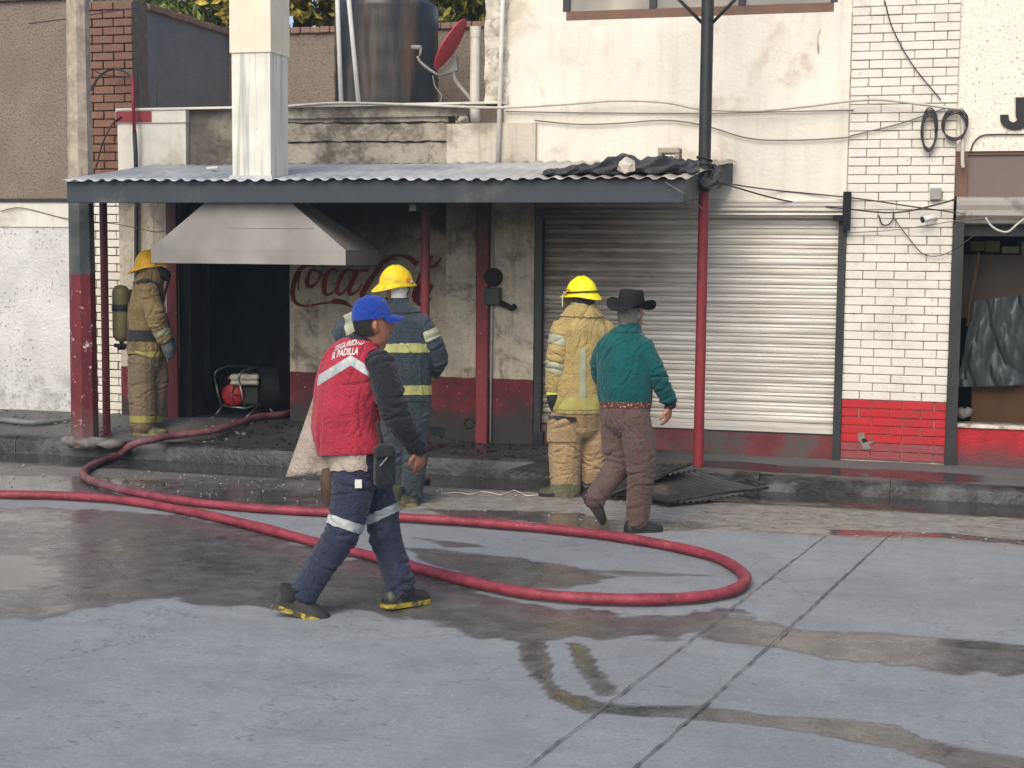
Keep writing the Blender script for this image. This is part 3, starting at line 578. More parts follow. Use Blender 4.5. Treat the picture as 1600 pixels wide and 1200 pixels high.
for xa, xb in ((XP1+.002, XP1+.07), (XS1-.055, XS1+.012)):
    b = MB(); b.box((xa, YF-.03, .1), (xb, YF+.12, ZSH+.02)); b.build('guide_rail', m_dkmetal, sh)
b = MB(); zc = ZSH+.06; b.loft([[(xq, YF+.03-.10*math.sin(a)-.02*(i % 2), zc-.085*math.cos(a)) for i, a in enumerate(np.linspace(.1, math.pi-.1, 13))]+[(xq, YF+.06, zc+.08), (xq, YF+.06, zc-.08)] for xq in (XP1+.02, XS1-.01)]); b.build('housing', m_shutter, sh)
b = MB(); b.box((XS1-.02, YF-.12, ZSH-.13), (XS1+.045, YF-.03, ZSH+.2)); b.box((XS1-.1, YF-.09, ZSH-.05), (XS1-.02, YF-.04, ZSH-.0)); b.build('end_bracket', m_soot, sh)
m_rough_grey = simple('exposed_mortar', S(132, 128, 122), .95, .3, 20, .9, 40)
# ---- right shop with painted brick pier
rs = thing('corner_shop', 'white shop with painted brick pier, red base and a tarp behind its window', 'building', (FX(1500), YF, 0))
b = MB(); b.box((XS1+.0, YF+.02, -.1), (XPR, YF+.3, 4.5)); b.build('pier_core', m_mortar_white, rs)
ZRED = FZ(1400, 626)
LB, HB = .262, .0748; nb = int((ZRED-.10)/HB); z0b = ZRED-nb*HB
def bmat(x, z):
    if z < ZRED-.01: return m_brick_red if z > .27 else m_brick_dull
    return m_brick_white
n1 = bricks(rs, XS1+.012, XPR-.003, z0b, 4.5, YF-.005, LB, HB, .0065, .42, bmat, seed=5)
YR = YF+.03
ZB0 = FZ(1550, 236, YR); ZB1 = FZ(1550, 307, YR); ZH0 = FZ(1550, 352, YR); ZG1 = FZ(1540, 664, YR)
XJ = FX(1505, 500, YR)
b = MB(); b.box((XPR, YR, ZB0), (XR, YR+.3, ZTOP)); b.box((XPR, YR+.001, ZTOP-1.7), (XPR-2.0, YR+.3, ZTOP)) if False else None; b.build('stucco_wall', m_shop_stucco, rs)
b = MB(); b.box((XS1, YF+.0, 4.5), (XPR, YF+.3, ZTOP)); b.build('pier_top', m_cream, rs)
b = MB(); b.box((XPR, YR+.01, ZB1), (XPR+.1, YR+.2, ZB0)); b.build('panel_frame', m_brown, rs)
b = MB(); b.box((XPR+.1, YR+.04, ZB1), (XR, YR+.2, ZB0-.03)); b.build('upper_panel', m_panel, rs)
b = MB(); b.box((XPR+.1, YR+.02, ZB0-.03), (XR, YR+.2, ZB0)); b.build('panel_frame', m_brown, rs)
b = MB(); b.loft([[(xq, YR-.0-.09*math.sin(a)-.012*(i % 2), (ZB1+ZH0)/2-(ZB1-ZH0)/2*math.cos(a)) for i, a in enumerate(np.linspace(.15, math.pi-.1, 9))]+[(xq, YR+.1, ZB1), (xq, YR+.1, ZH0)] for xq in (XPR+.02, XR)]); b.build('shutter_housing', m_housing, rs)
b = MB(); b.box((XPR-.003, YF-.03, .08), (XJ-.02, YF+.2, ZH0+.03)); b.build('window_jamb', m_dkmetal, rs)
b = MB(); b.box((XJ-.02, YR, -.1), (XR, YR+.25, ZG1-.03)); b.build('red_base', m_redbase, rs)
b = MB(); b.box((XJ-.02, YR-.02, ZG1-.03), (XR, YR+.25, ZG1), .004); b.build('window_sill', m_rough_conc, rs)
b = MB(); b.box((XJ-.02, YR+.08, ZG1), (XR, YR+.086, ZH0)); b.build('pane', m_glass, rs)
b = MB(); b.box((XJ-.02, YR+.06, ZH0-.09), (XR, YR+.14, ZH0)); b.build('window_head', m_dkmetal, rs)
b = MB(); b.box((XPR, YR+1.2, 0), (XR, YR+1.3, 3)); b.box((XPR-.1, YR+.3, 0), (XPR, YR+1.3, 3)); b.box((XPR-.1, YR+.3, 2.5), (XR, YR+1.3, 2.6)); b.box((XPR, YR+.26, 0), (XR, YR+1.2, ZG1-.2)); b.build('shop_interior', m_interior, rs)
JP = [(1587, 152), (1609, 152), (1609, 186)]+[(1586+23*math.cos(a), 186+17*math.sin(a)) for a in np.linspace(.15, math.pi-.1, 10)]+[(1563, 184), (1563, 179), (1576, 179)]+[(1583+7*math.cos(a), 184+7*math.sin(a)) for a in np.linspace(math.pi-.2, .4, 6)]+[(1587, 180)]
b = MB(); b.prism([W(x_, y_, YR-.02) for x_, y_ in JP], (0, .019, 0)); b.build('wall_letter', m_black, rs)
q = [(1340, 677), (1350, 676), (1352, 684), (1356, 690), (1368, 690), (1358, 694), (1360, 701), (1350, 703), (1346, 694), (1342, 688)]
b = MB(); b.prism([W(x_, y_, YF-.012) for x_, y_ in q], (0, .012, 0)); b.build('broken_patch', m_rough_grey, rs); q = [(1346, 686), (1353, 685), (1356, 690), (1348, 692)]; b = MB(); b.prism([W(x_, y_, YF-.0135) for x_, y_ in q], (0, .001, 0)); b.build('painted_brick_hole', m_soot, rs)  # last piece is a flat black sheet painting the dark inside a hole
# things behind the shop window
def drape(name, c, nx, ny, mat, label, cat, seed, amp=.028):
    b = MB(); rows = []
    for j in range(ny+1):
        r = []
        for i in range(nx+1):
            u, v = i/nx, j/ny; top = c[0][0]*(1-u)+c[1][0]*u, c[0][1]*(1-u)+c[1][1]*u; bot = c[2][0]*(1-u)+c[3][0]*u, c[2][1]*(1-u)+c[3][1]*u
            px, py = top[0]*(1-v)+bot[0]*v, top[1]*(1-v)+bot[1]*v
            q = W(px, py, YR+.3); us = px/100; f = sum(a_*(1-2*abs(math.sin(k1*us+k2*v+ph+.8*math.sin(3*v+2*us)))**.8) for a_, k1, k2, ph in ((.5, 4.5, -3.5, .4), (.45, 7, 2.5, 2.), (.35, 11, -6, 1.), (.25, 17, 5, 3.), (.12, 29, -12, .2)))
            r.append((q[0]+.012*f, q[1]+amp*f-.05*v, q[2]+.015*math.sin(8*u+3)))
        rows.append(r)
    b.grid(rows); o = b.build(name, mat, None, True); return tag(o, label, cat)
drape('plastic_tarp', [(1526, 470), (1960, 400), (1494, 604), (1960, 575)], 200, 80, m_tarp, 'wrinkled grey plastic tarp hung behind the shop window', 'tarp', 1.)
b = MB(); a = W(1519, 592, YR+.34); e = W(1960, 660, YR+.34); b.box((a[0], YR+.33, ZG1-.1), (e[0], YR+.36, a[2]+.05), .004); tag(b.build('brown_board', m_cardboard), 'brown board leaning below the tarp in the shop window', 'board')
b = MB(); q = W(1507, 645, YR+.18)
for i in range(5): b.ico((q[0]+random.uniform(-.03, .03), q[1], q[2]+random.uniform(-.03, .03)), .05, 40+i)
tag(b.build('plastic_bag', m_pvc, None, True), 'crumpled white plastic bag on the shop window sill', 'bag')
b = MB(); b.tube(bz([W(1530, 395, YR+.3), W(1524, 430, YR+.3), W(1516, 470, YR+.3), W(1512, 510, YR+.28)]), .012, 8); tag(b.build('copper_pipe', m_cardboard, None, True), 'thin copper coloured pipe standing inside the shop window', 'pipe')
for i, (xa, xb, ya, yb, m) in enumerate([(1517, 1538, 377, 392, S(170, 160, 110)), (1540, 1562, 376, 394, S(186, 176, 120)), (1566, 1592, 385, 396, S(216, 206, 170)), (1596, 1640, 378, 402, S(190, 190, 186))]):
    mm = simple('box_card_%d' % i, m, .7, .1); b = MB(); A = W(xa, ya, YR+.6); E_ = W(xb, yb, YR+.6); b.box((A[0], YR+.58, E_[2]), (E_[0], YR+.7, A[2]), .003); b_ = b.build('shelf_box', mm)
    tag(b_, ['dull yellow box at the left end of the shop shelf', 'brighter yellow box in mid shelf of the shop', 'flat cream box on the shop shelf', 'white box at the right end of the shop shelf'][i], 'box', 'boxes on the shop shelf')
b = MB(); A = W(1510, 398, YR+.6); b.box((A[0]-.05, YR+.5, A[2]-.56), (XR, YR+.9, A[2]+.002)); tag(b.build('shop_cabinet', m_panel), 'grey brown cabinet carrying the boxes inside the shop', 'cabinet')
# ================================================================== canopy, hood, poles
YC0 = 11.45; YC1 = YF-.05
XA, XB = FX(104, 290, YC0), FX(1069, 300, YC0)
ZBT = float(np.mean([FZ(104, 279, YC0), FZ(1069, 284, YC0)])); ZBB = float(np.mean([FZ(300, 316, YC0), FZ(1000, 318, YC0)]))
ZBK = FZ(600, 257, YC1)
cn = thing('canopy', 'dark steel framed canopy with corrugated metal roof over the pavement', 'canopy', ((XA+XB)/2, YC0, .15))
b = MB(); b.box((XA, YC0, ZBB), (XB, YC0+.06, ZBT), .004); b.build('front_beam', m_beam, cn)
sl_ = (ZBK-ZBT)/(YC1-YC0)
SK = FX(1145, 280, YC1)-XB+.0
for xq, nm, dk in ((XA+.001, 'side_beam', 0.), (XB-.061, 'side_beam', SK)):
    b = MB(); b.loft([[(xq+dk*t**3+e, YC0+.061+(YC1-YC0-.063)*t, z_+sl_*(YC1-YC0)*t) for e, z_ in ((0, ZBB), (.06, ZBB), (.06, ZBT-.012), (0, ZBT-.012))] for t in np.linspace(0, 1, 13)]); b.build(nm, m_beam, cn)
for t in (.36, .68):
    b = MB(); yq = YC0+t*(YC1-YC0); zq = ZBT+sl_*(yq-YC0); b.box((XA+.062, yq, zq-.12), (XB-.062, yq+.04, zq-.022)); b.build('purlin', m_beam, cn)
pit = .1255; nx = int((XB-XA+.04)/pit*8); xs = np.linspace(XA-.03, XB+.03, nx); ys = np.linspace(YC0-.05, YC1, 10); rows = []
for yq in ys:
    r = []
    for xq in xs:
        ph = (xq-XA)/pit*2*math.pi; h = .0105*max(-.75, min(.9, 1.25*math.cos(ph))); e = .012*math.sin(xq*3.1)*math.sin(yq*2)+ (.006*math.sin(xq*41) if yq < YC0 else 0)
        r.append((xq+SK*max(0., (xq-XA)/(XB-XA))**2*max(0., (yq-YC0)/(YC1-YC0))**3, yq+(.01*math.sin(xq*17) if yq < YC0 else 0), ZBT+.012+sl_*(yq-YC0)+h+.4*e))
    rows.append(r)
b = MB(); b.grid(rows); ro = b.build('corrugated_sheet', m_roof, cn, True, fix=False); md = ro.modifiers.new('s', 'SOLIDIFY'); md.thickness = .003
def post(x, y, r, ztop, mat, parent, label=None, zb=.15):
    q = G(x, y, zb); b = MB(); b.tube([(q[0], q[1], zb-.05), (q[0], q[1], 1.2), (q[0], q[1], ztop)], r, 14); b.lathe((q[0], q[1], zb-.03), [(r*1.6, 0), (r*1.6, .05), (r*1.02, .055)], 14)
    o = b.build('post', mat, parent, 40); return o
post(167, 682, .036, ZBB+.05, m_red, cn); 
q = W(664, 500, 12.3); b = MB(); b.tube([(q[0], 12.3, .1), (q[0], 12.3, 1.3), (q[0], 12.3, ZBB+.05)], .041, 14); b.build('post', m_red, cn, 40)
b = MB(); q = W(648, 324, YC0+.12); b.box((q[0]-.03, YC0+.07, q[2]-.03), (q[0]+.03, YC0+.6, q[2]+.03)); b.build('tube_stub', m_dkmetal, cn)
# exhaust hood and its duct through the roof
hd = thing('exhaust_hood', 'dull sheet metal extractor hood with a tall square white duct through the canopy', 'hood', (FX(390, 400, 11.55), 11.7, 1.7))
Y0 = 11.56; Y1 = 12.32
xa, xb = FX(236, 400, Y0), FX(540, 400, Y0); zl0 = (FZ(237, 409, Y0)+FZ(540, 416, Y0))/2; zl1 = (FZ(237, 386, Y0)+FZ(540, 393, Y0))/2; zt = FZ(390, 318, Y0); ta, tb = FX(318, 320, Y0), FX(455, 320, Y0)
b = MB()
def ring(x0, x1, y0, y1, z): return [(x0, y0, z), (x1, y0, z), (x1, y1, z), (x0, y1, z)]
b.loft([ring(xa, xb, Y0, Y1, zl0), ring(xa, xb, Y0, Y1, zl1), ring(ta, tb, Y0+.012, Y0+.42, zt), ring(ta, tb, Y0+.012, Y0+.42, zt+.03)], False); b.add(ring(ta, tb, Y0+.012, Y0+.42, zt+.03), [(0, 1, 2, 3)])
ho = b.build('hood_shell', m_sheet, hd); md = ho.modifiers.new('s', 'SOLIDIFY'); md.thickness = .006
b = MB(); b.tube([W(355, 355.5, Y0+.006), W(420, 356, Y0+.004), W(490, 357, Y0+.006)], [.004, .006, .004], 6); b.build('seam', m_grey, hd, True)
da, db = FX(359, 150, YC0+.03), FX(419, 150, YC0+.03); yd = YC0+.07; zs1 = FZ(390, 82, yd)
b = MB(); b.box((da, yd, zt+.031), (db, yd+.36, zs1)); b.build('lower_duct', m_duct_lo, hd)
b = MB(); b.box((da-.012, yd-.012, zs1), (db+.012, yd+.372, 5.6)); b.build('upper_duct', m_duct_up, hd)
b = MB(); b.box((da-.02, yd-.02, ZBT+.0), (db+.02, yd+.38, ZBT+.045)); b.build('flashing', m_roof, hd)
# concrete pole, steel pole
q0 = G(133, 689, .15); b = MB(); P = []
for z_, r in ((.1, .125), (2.5, .112), (6.5, .085)):
    P.append([(q0[0]+r*math.cos(a), q0[1]+r*math.sin(a), z_) for a in [math.pi/8+i*math.pi/4 for i in range(8)]])
b.loft(P); o = b.build('concrete_pole', m_pole); tag(o, 'octagonal concrete utility pole with peeling red painted foot', 'pole')
b = MB(); 
for i in range(9): b.ico((q0[0]+random.uniform(-.1, .35), q0[1]-.06+random.uniform(-.06, .05), .15), random.uniform(.09, .14), 70+i, sq=(1.2, .8, .45))
tag(b.build('concrete_footing', m_greyrub, None, True), 'lumpy concrete footing around the red pole base', 'footing')
qp = W(1091, 727, 12.3); XPo, YPo = qp[0], qp[1]
pt = thing('steel_pole', 'tall round steel pole, red below and grey above, with two stay arms', 'pole', (XPo, YPo, .12))
zj = FZ(1100, 300, YPo)
b = MB(); b.tube([(XPo, YPo, .08), (XPo, YPo, 1.2), (XPo, YPo, zj)], .044, 18); b.build('lower_tube', m_redpole, pt, 40)
b = MB(); b.tube([(XPo, YPo, zj), (XPo, YPo, 4), (XPo, YPo, 6.)], .052, 18); b.build('upper_tube', m_dkmetal, pt, 40)
for s_ in (-1, 1):
    b = MB(); z_ = FZ(1110, 38, YPo); b.tube([(XPo+s_*.03, YPo, z_), (XPo+s_*.45, YPo, z_+.42)], .014, 8); b.build('stay_arm', m_dkmetal, pt, True)
b = MB()
for k in range(5): zq = zj+.05+k*.055; b.tube([(XPo+(.062+.012*(k % 2))*math.cos(a), YPo+(.062+.012*(k % 2))*math.sin(a), zq+.02*math.sin(a+k)) for a in np.linspace(0, 6.4, 18)], .008, 6)
b.build('wire_wrap', m_cable_dark, pt, True)
# tarp bundle and blocks on the canopy
def zroof(y): return ZBT+.03+sl_*(y-YC0)
def bundle(name, path, wd, hgt, mat, label, cat, seed):
    g = np.random.default_rng(seed); b = MB(); rings = []
    P = bz(path, 22); m = len(P); wq = np.interp(np.linspace(0, 1, m), np.linspace(0, 1, len(wd)), wd); hq = np.interp(np.linspace(0, 1, m), np.linspace(0, 1, len(hgt)), hgt)
    for i, p_ in enumerate(P):
        r = []
        for k in range(56):
            a = 2*math.pi*k/56; ii = i/3.5; rr = .95+.15*(1-2*abs(math.sin(1.5*a+.25*ii+.6*math.sin(.4*ii))))+.13*(1-2*abs(math.sin(2.5*a-.4*ii+seed)))+.10*(1-2*abs(math.sin(4*a+ii*.7)))+.12*math.sin(ii*.8+a)
            t = P[min(i+1, m-1)]-P[max(i-1, 0)]; t[2] = 0; t /= max(np.linalg.norm(t), 1e-6); nn = np.array([-t[1], t[0], 0])
            r.append(p_+nn*wq[i]*math.cos(a)*rr+np.array([0, 0, max(-.2, math.sin(a))*hq[i]*rr]))
        rings.append(r)
    b.loft(rings); return tag(b.build(name, mat, None, 60), label, cat)
def onroof(x, y, Y): p_ = W(x, y, Y); return np.array([p_[0], Y, zroof(Y)])
bundle('black_tarp_bundle', [onroof(850, 276, 11.55), onroof(890, 270, 11.65), onroof(940, 268, 11.7), onroof(1000, 266, 11.75), onroof(1060, 264, 11.8), onroof(1092, 262, 11.8)], [.06, .14, .18, .22, .22, .14, .06], [.03, .06, .08, .13, .13, .10, .08], m_blacktarp, 'crumpled black tarp bundled along the canopy roof edge', 'tarp', 3)
bundle('black_bag_knot', [(XPo-.12, YPo-.10, zj+.14), (XPo-.02, YPo-.12, zj+.05), (XPo+.08, YPo-.09, zj+.04), (XPo+.1, YPo+.02, zj+.12), (XPo+.06, YPo+.08, zj+.2)], [.04, .06, .07, .06, .03], [.05, .08, .09, .08, .04], m_blacktarp, 'black tarp end knotted around the steel pole', 'tarp', 5)
q = onroof(1046, 240, 12.1); b = MB(); h = W(1046, 231, 12.1)[2]
b.box((q[0]-.09, 12.05, h-.05), (q[0]+.09, 12.2, h), .008); b.box((q[0]-.09, 12.05, zroof(12.1)-.02), (q[0]-.05, 12.2, h-.051), .005); b.box((q[0]+.05, 12.05, zroof(12.1)-.02), (q[0]+.09, 12.2, h-.051), .005)
tag(b.build('concrete_block', m_concrete_pole), 'hollow concrete block standing on the canopy behind the tarp', 'block')
q = W(978, 262, 11.52); b = MB(); b.ico((q[0], 11.52, zroof(11.52)+.07), .085, 9, sq=(1.1, .7, .85)); b.ico((q[0]+.02, 11.5, zroof(11.5)+.06), .06, 12, sq=(1, .7, .9)); tag(b.build('broken_stone', m_rough_conc), 'pale broken stone weighing down the black tarp', 'stone')
q = onroof(332, 264, 12.2); b = MB(); b.obox((q[0], 12.2, zroof(12.2)+.02), (1, .3, .1), (0, 1, 0), (.05, .02, .01)); tag(b.build('paint_chip', m_pvc), 'small white scrap lying on the corrugated roof', 'scrap')
# ================================================================== roof-top things
ZR = ZPAR-.15; YT = 14.05
tk = thing('water_tank', 'large black plastic water tank with domed lid on the flat roof', 'water tank', (FX(604, 100, YT), YT, ZR))
cx = FX(604, 100, YT); rT = (FX(680, 90, YT)-FX(528, 90, YT))/2; zS = FZ(604, 14, YT)
b = MB(); prof = [(rT*.97, ZR)]
for i in range(9): zz = ZR+(zS-ZR)*(i+.3)/9; prof += [(rT, zz), (rT*(1.012 if i % 2 else 1.0), zz+.05)]
prof += [(rT*1.0, zS), (rT*.97, zS+.02), (rT*.72, zS+.09), (rT*.45, zS+.16), (rT*.42, zS+.17)]; b.lathe((cx, YT, 0), prof, 48); b.build('tank_body', m_tank, tk, 50)
b = MB(); b.lathe((cx, YT, zS+.165), [(rT*.44, 0), (rT*.46, .02), (rT*.44, .07), (rT*.2, .10), (.01, .105)], 32); b.build('lid', m_tank, tk, 40)
for i in range(10):
    a = i*math.pi/5; b = MB(); b.tube([(cx+rT*.95*math.cos(a), YT+rT*.95*math.sin(a), zS+.03), (cx+rT*.46*math.cos(a), YT+rT*.46*math.sin(a), zS+.175)], .014, 6); b.build('shoulder_rib', m_tank, tk, True)
for (xa_, ya_, xb_, yb_, lab) in ((527, 0, 533, 158, 'slim white pipe rising in front of the tank edge'), (545, 0, 560, 158, 'leaning white pipe rising before the tank middle')):
    A = W(xa_, ya_, 13.35); E_ = W(xb_, yb_, 13.35); D_ = (A-E_); b = MB(); b.tube([E_-D_*.05, E_+D_*.5, A+D_*.25], .022, 10); tag(b.build('roof_pipe', m_pvc, None, True), lab, 'pipe')
b = MB(); A = W(743, 42, 13.6); b.lathe((A[0], 13.6, ZR), [(.05, 0), (.05, A[2]-ZR-.1), (.056, A[2]-ZR-.099), (.056, A[2]-ZR), (.046, A[2]-ZR)], 20); tag(b.build('vent_pipe', m_pvc, None, 40), 'thick white vent pipe standing beside the concrete column', 'pipe')
b = MB(); b.tube([W(787, -60, YF-.08), W(783, 80, YF-.08), W(778, 256, YF-.08)], .021, 10); 
dp = b.build('downpipe', m_pvc, None, True); tag(dp, 'white downpipe running down the cream wall corner to the canopy', 'pipe')
ds = thing('satellite_dish', 'red satellite dish seen edge on with a grey bracket arm', 'satellite dish', tuple(W(736, 158, 13.55)))
YD = 13.55; c = W(711, 74, YD); A = W(735, 35, YD); B = W(688, 113, YD); rD = np.linalg.norm(A-B)/2; ax_ = (A-B)/np.linalg.norm(A-B)
nrm = np.array([-ax_[2], -.1, ax_[0]]); nrm /= np.linalg.norm(nrm); nrm = nrm if nrm[0] < 0 else -nrm
b = MB(); prof = []
for i in range(9): t = i/8; prof.append((max(rD*t, .002), .05*t*t))
b.lathe(c, prof+[(rD*1.0, .058), (rD*.98, .062)]+[(max(rD*t*.97, .001), .05*t*t+.012) for t in (.8, .5, .2, .0)], 36, axis=nrm, cap=False); b.build('reflector', m_dish, ds, 60)
b = MB(); b.tube(bz([W(705, 100, YD), W(688, 117, YD), W(660, 100, YD-.03), W(652, 88, YD-.05)], 4), .013, 8); b.build('feed_arm', m_grey, ds, True)
b = MB(); l0 = W(643, 74, YD-.06); l1 = W(658, 74, YD-.06); b.tube([l0, l1], .022, 12); b.tube([l1, W(656, 88, YD-.05)], .012, 8); b.build('feed_horn', m_grey, ds, True)
b = MB(); b.prism([W(690, 118, YD), W(715, 110, YD), W(712, 88, YD), W(704, 92, YD)], (0, .06, 0)); b.build('bracket', m_grey, ds)
b = MB(); b.tube(bz([W(710, 112, YD+.03), W(712, 126, YD+.03), W(728, 146, YD+.03), W(736, 156, YD+.03)], 5)+[np.array([*W(736, 156, YD+.03)[:2], ZR])], .02, 10); b.build('mast', m_grey, ds, True)
b = MB(); b.tube(bz([W(676, 118, YD), W(680, 135, YD), W(690, 150, YD), W(686, 162, YD)], 6), .005, 6); b.build('lead', m_grey, ds, True)
rubb = MB(); g = np.random.default_rng(8)
for i in range(120):
    u = g.random(); px = 330+u*420; p_ = W(px, 158+g.uniform(-8, 4), 13.5+g.uniform(0, .4)); rubb.ico((p_[0], p_[1], ZR+.06*g.random()), .05*g.uniform(.4, 1.2), i)
tag(rubb.build('roof_rubble', m_rough_conc), 'loose pale rubble heaped along the flat roof edge', 'rubble', kind='stuff')
# ================================================================== pipes, cables and wall fittings
def cable(pts, r, mat, name, label, Y=YF-.03, cat='cable', n=8, sides=6):
    P = bz([W(x, y, Yq if Yq else Y) for (x, y, Yq) in [(p_+(None,))[:3] for p_ in pts]], n); b = MB(); b.tube(P, r, sides); return tag(b.build(name, mat, None, True), label, cat)
cable([(447, 166), (520, 161), (600, 162), (700, 166), (785, 168), (880, 163), (965, 157), (1040, 160), (1095, 170), (1180, 173), (1260, 166), (1335, 157), (1380, 156), (1440, 163), (1505, 171)], .012, m_cable_white, 'conduit', 'thick pale conduit draped along the parapet and cream wall', YF-.1)
cable([(790, 174), (900, 176), (1100, 177), (1240, 174), (1334, 172)], .005, m_cable, 'cable', 'thin straight grey cable under the thick conduit', YF-.02)
cable([(835, 188), (900, 194), (960, 193), (1040, 188), (1100, 196), (1170, 216), (1240, 219), (1320, 215), (1334, 211), (1400, 195), (1440, 182), (1480, 168)], .006, m_cable, 'cable', 'sagging grey cable across the cream wall to the coils', YF-.03)
cable([(1382, 0), (1395, 45), (1425, 100), (1470, 156)], .005, m_cable_dark, 'cable', 'dark wire slanting down the white brick pier', YF-.03)
cable([(1120, 284, YPo), (1200, 296), (1330, 309), (1420, 322), (1520, 336)], .006, m_cable_dark, 'cable', 'dark wire from steel pole to the upper brick pier', YF-.06)
cable([(1120, 284, YPo), (1220, 312), (1320, 326), (1400, 332), (1470, 318), (1495, 310)], .007, m_cable_dark, 'cable', 'dark twisted wire from steel pole to shop housing', YF-.1)
cable([(1320, 364), (1390, 360), (1450, 352), (1495, 345), (1560, 340), (1640, 342)], .004, m_cable, 'cable', 'thin grey wire level across the pier below the camera', YF-.05)
cable([(1396, 340), (1420, 372), (1443, 397), (1470, 399), (1495, 387), (1530, 362)], .004, m_cable_dark, 'cable', 'loose dark wire looping on the pier beneath the junction box', YF-.035)
cable([(1373, 336), (1378, 350), (1388, 351), (1395, 342), (1396, 330)], .006, m_cable_dark, 'cable', 'short dark loop of wire on the white bricks', YF-.035)
cable([(1540, 340), (1548, 352), (1560, 360), (1575, 362), (1590, 350), (1610, 335)], .009, m_cable_white, 'cable', 'white cord with plug hanging over the shop window', YF-.14)
cable([(1516, 238), (1522, 222), (1535, 212), (1560, 210), (1640, 210)], .006, m_cable_dark, 'cable', 'dark wire arching over the brown panel', YR-.015)
cable([(1502, 168), (1504, 200), (1504, 250), (1505, 262)], .016, m_cable_white, 'conduit', 'short white conduit down the pier edge', YF-.03)
cable([(1040, 285, YC0-.03), (1070, 304, YC0-.03), (1102, 330, YPo-.06)], .004, m_cable, 'cable', 'thin wire from the canopy beam to the red pole', YF)
cable([(0, 330), (35, 325), (105, 342), (180, 350, 12.9), (240, 362, 12.4), (262, 360, 11.8)], .004, m_cable_dark, 'cable', 'thin dark wire from the whitewashed wall to the hood', YF-.03)
cable([(45, 37), (100, 30), (160, 20), (210, 13)], .006, m_cable_dark, 'cable', 'dark wire crossing the brown stucco to the brick pier', YF-.2)
cable([(143, 140, 12.2), (155, 120, 12.6), (175, 108), (195, 112), (207, 125)], .012, m_cable_dark, 'cable', 'black cable arching from the concrete pole to the red pipe', YF-.12)
cable([(143, 108, 12.2), (160, 116), (185, 119), (206, 121)], .005, m_cable_dark, 'cable', 'thin wire from concrete pole behind the arched cable', YF-.12)
cable([(150, 262), (160, 225), (175, 195), (189, 182)], .009, m_cable_dark, 'cable', 'black cable drooping beside the red pier cap', YF-.09)
b = MB(); b.tube([W(207, 118, YF-.14), W(208, 160, YF-.14), W(210, 205, YF-.14)], .017, 10); b.mi = 1; b.tube([W(210, 205, YF-.14), W(212, 240, YF-.12), W(213, 300, YF-.1), W(213, 420, YF-.1), W(213, 640, YF-.1)], .021, 10)
tag(b.build('riser_pipe', [m_redpole, m_dkmetal], None, True), 'service pipe, red on top and black below, up the white pier', 'pipe')
for i, (xa_, ya_, yb_) in enumerate(((214, 95, 168), (231, 87, 165), (243, 103, 158))):
    b = MB(); b.tube([W(xa_, ya_, YF+.1), W(xa_+2, yb_, YF+.1), W(xa_+2, yb_+12, YF+.1)], .006, 6); tag(b.build('rebar', m_cable_dark, None, True), ['shortest rusty rebar next to the red pipe', 'tallest rusty rebar rising from the pier', 'rusty rebar farthest from the red pipe'][i], 'rebar', 'rebars above the white pier')
def coil(x, y, rx, ry, mat, label, n=5):
    b = MB(); c_ = W(x, y, YF-.05)
    for k in range(n):
        kx, ky = rx*(1-.04*k), ry*(1-.03*k); b.tube([(c_[0]+kx*math.cos(a)+.004*math.sin(3*a+k), YF-.04-.008*k, c_[2]-.012*k+ky*math.sin(a)) for a in np.linspace(0, 2*math.pi, 28)], .006, 6)
    tag(b.build('cable_coil', mat, None, True), label, 'cable coil')
coil(1452, 200, .065, .17, m_cable_dark, 'narrow oval coil of black cable on the brick pier'); coil(1492, 192, .105, .125, m_cable_dark, 'round coil of black cable at the pier edge', 4)
b = MB(); q = W(1462, 303, YF-.03); b.box((q[0]-.045, YF-.06, q[2]-.05), (q[0]+.045, YF-.006, q[2]+.05), .006); tag(b.build('junction_box', m_grey), 'small grey junction box on the white brick pier', 'junction box')
sc_ = thing('security_camera', 'small white bullet camera mounted on the brick pier', 'camera', tuple(W(1455, 345, YF-.05)))
q = W(1452, 341, YF-.1); b = MB(); b.tube([q+np.array([-.05, -.03, -.012]), q+np.array([.03, .02, .008])], .026, 14); b.build('housing', m_pvc, sc_, 40)
b = MB(); b.tube([q+np.array([-.062, -.036, -.015]), q+np.array([-.05, -.0305, -.012])], .027, 14); b.build('lens_ring', m_black, sc_, 40)
b = MB(); b.tube([q+np.array([.03, .02, .008]), q+np.array([.06, .09, .0])], .012, 8); b.build('arm', m_pvc, sc_, True)
mt = thing('electricity_meter', 'sooty round electricity meter with box and bent conduit on the pier', 'meter', tuple(W(772, 475, YF-.05)))
q = W(772, 433, YF-.05); b = MB(); b.lathe((q[0], YF-.047, q[2]), [(.085, 0), (.085, .05), (.078, .075), (.02, .08)], 24, axis=(0, -1, 0)); b.build('dial', m_soot, mt, 40)
q = W(772, 461, YF-.05); b = MB(); b.box((q[0]-.075, YF-.13, q[2]-.09), (q[0]+.075, YF-.046, q[2]+.07), .008); b.build('socket_box', m_dkmetal, mt)
b = MB(); b.tube([W(782, 473, YF-.1), W(800, 482, YF-.1), W(804, 478, YF-.12)], .026, 10); b.build('conduit_elbow', m_soot, mt, True)
# a wall patch where plaster is broken, nail holes
for (x_, y_, r_) in ((1280, 66, .05),):
    b = MB(); q = W(x_, y_, YF-.004); b.tube([W(1282, 45, YF-.006), W(1277, 58, YF-.006), W(1278, 70, YF-.006), W(1279, 84, YF-.006)], [.006, .012, .03, .008], 7, flat=.3); b.build('plaster_scar', m_rough_conc, cb, True)
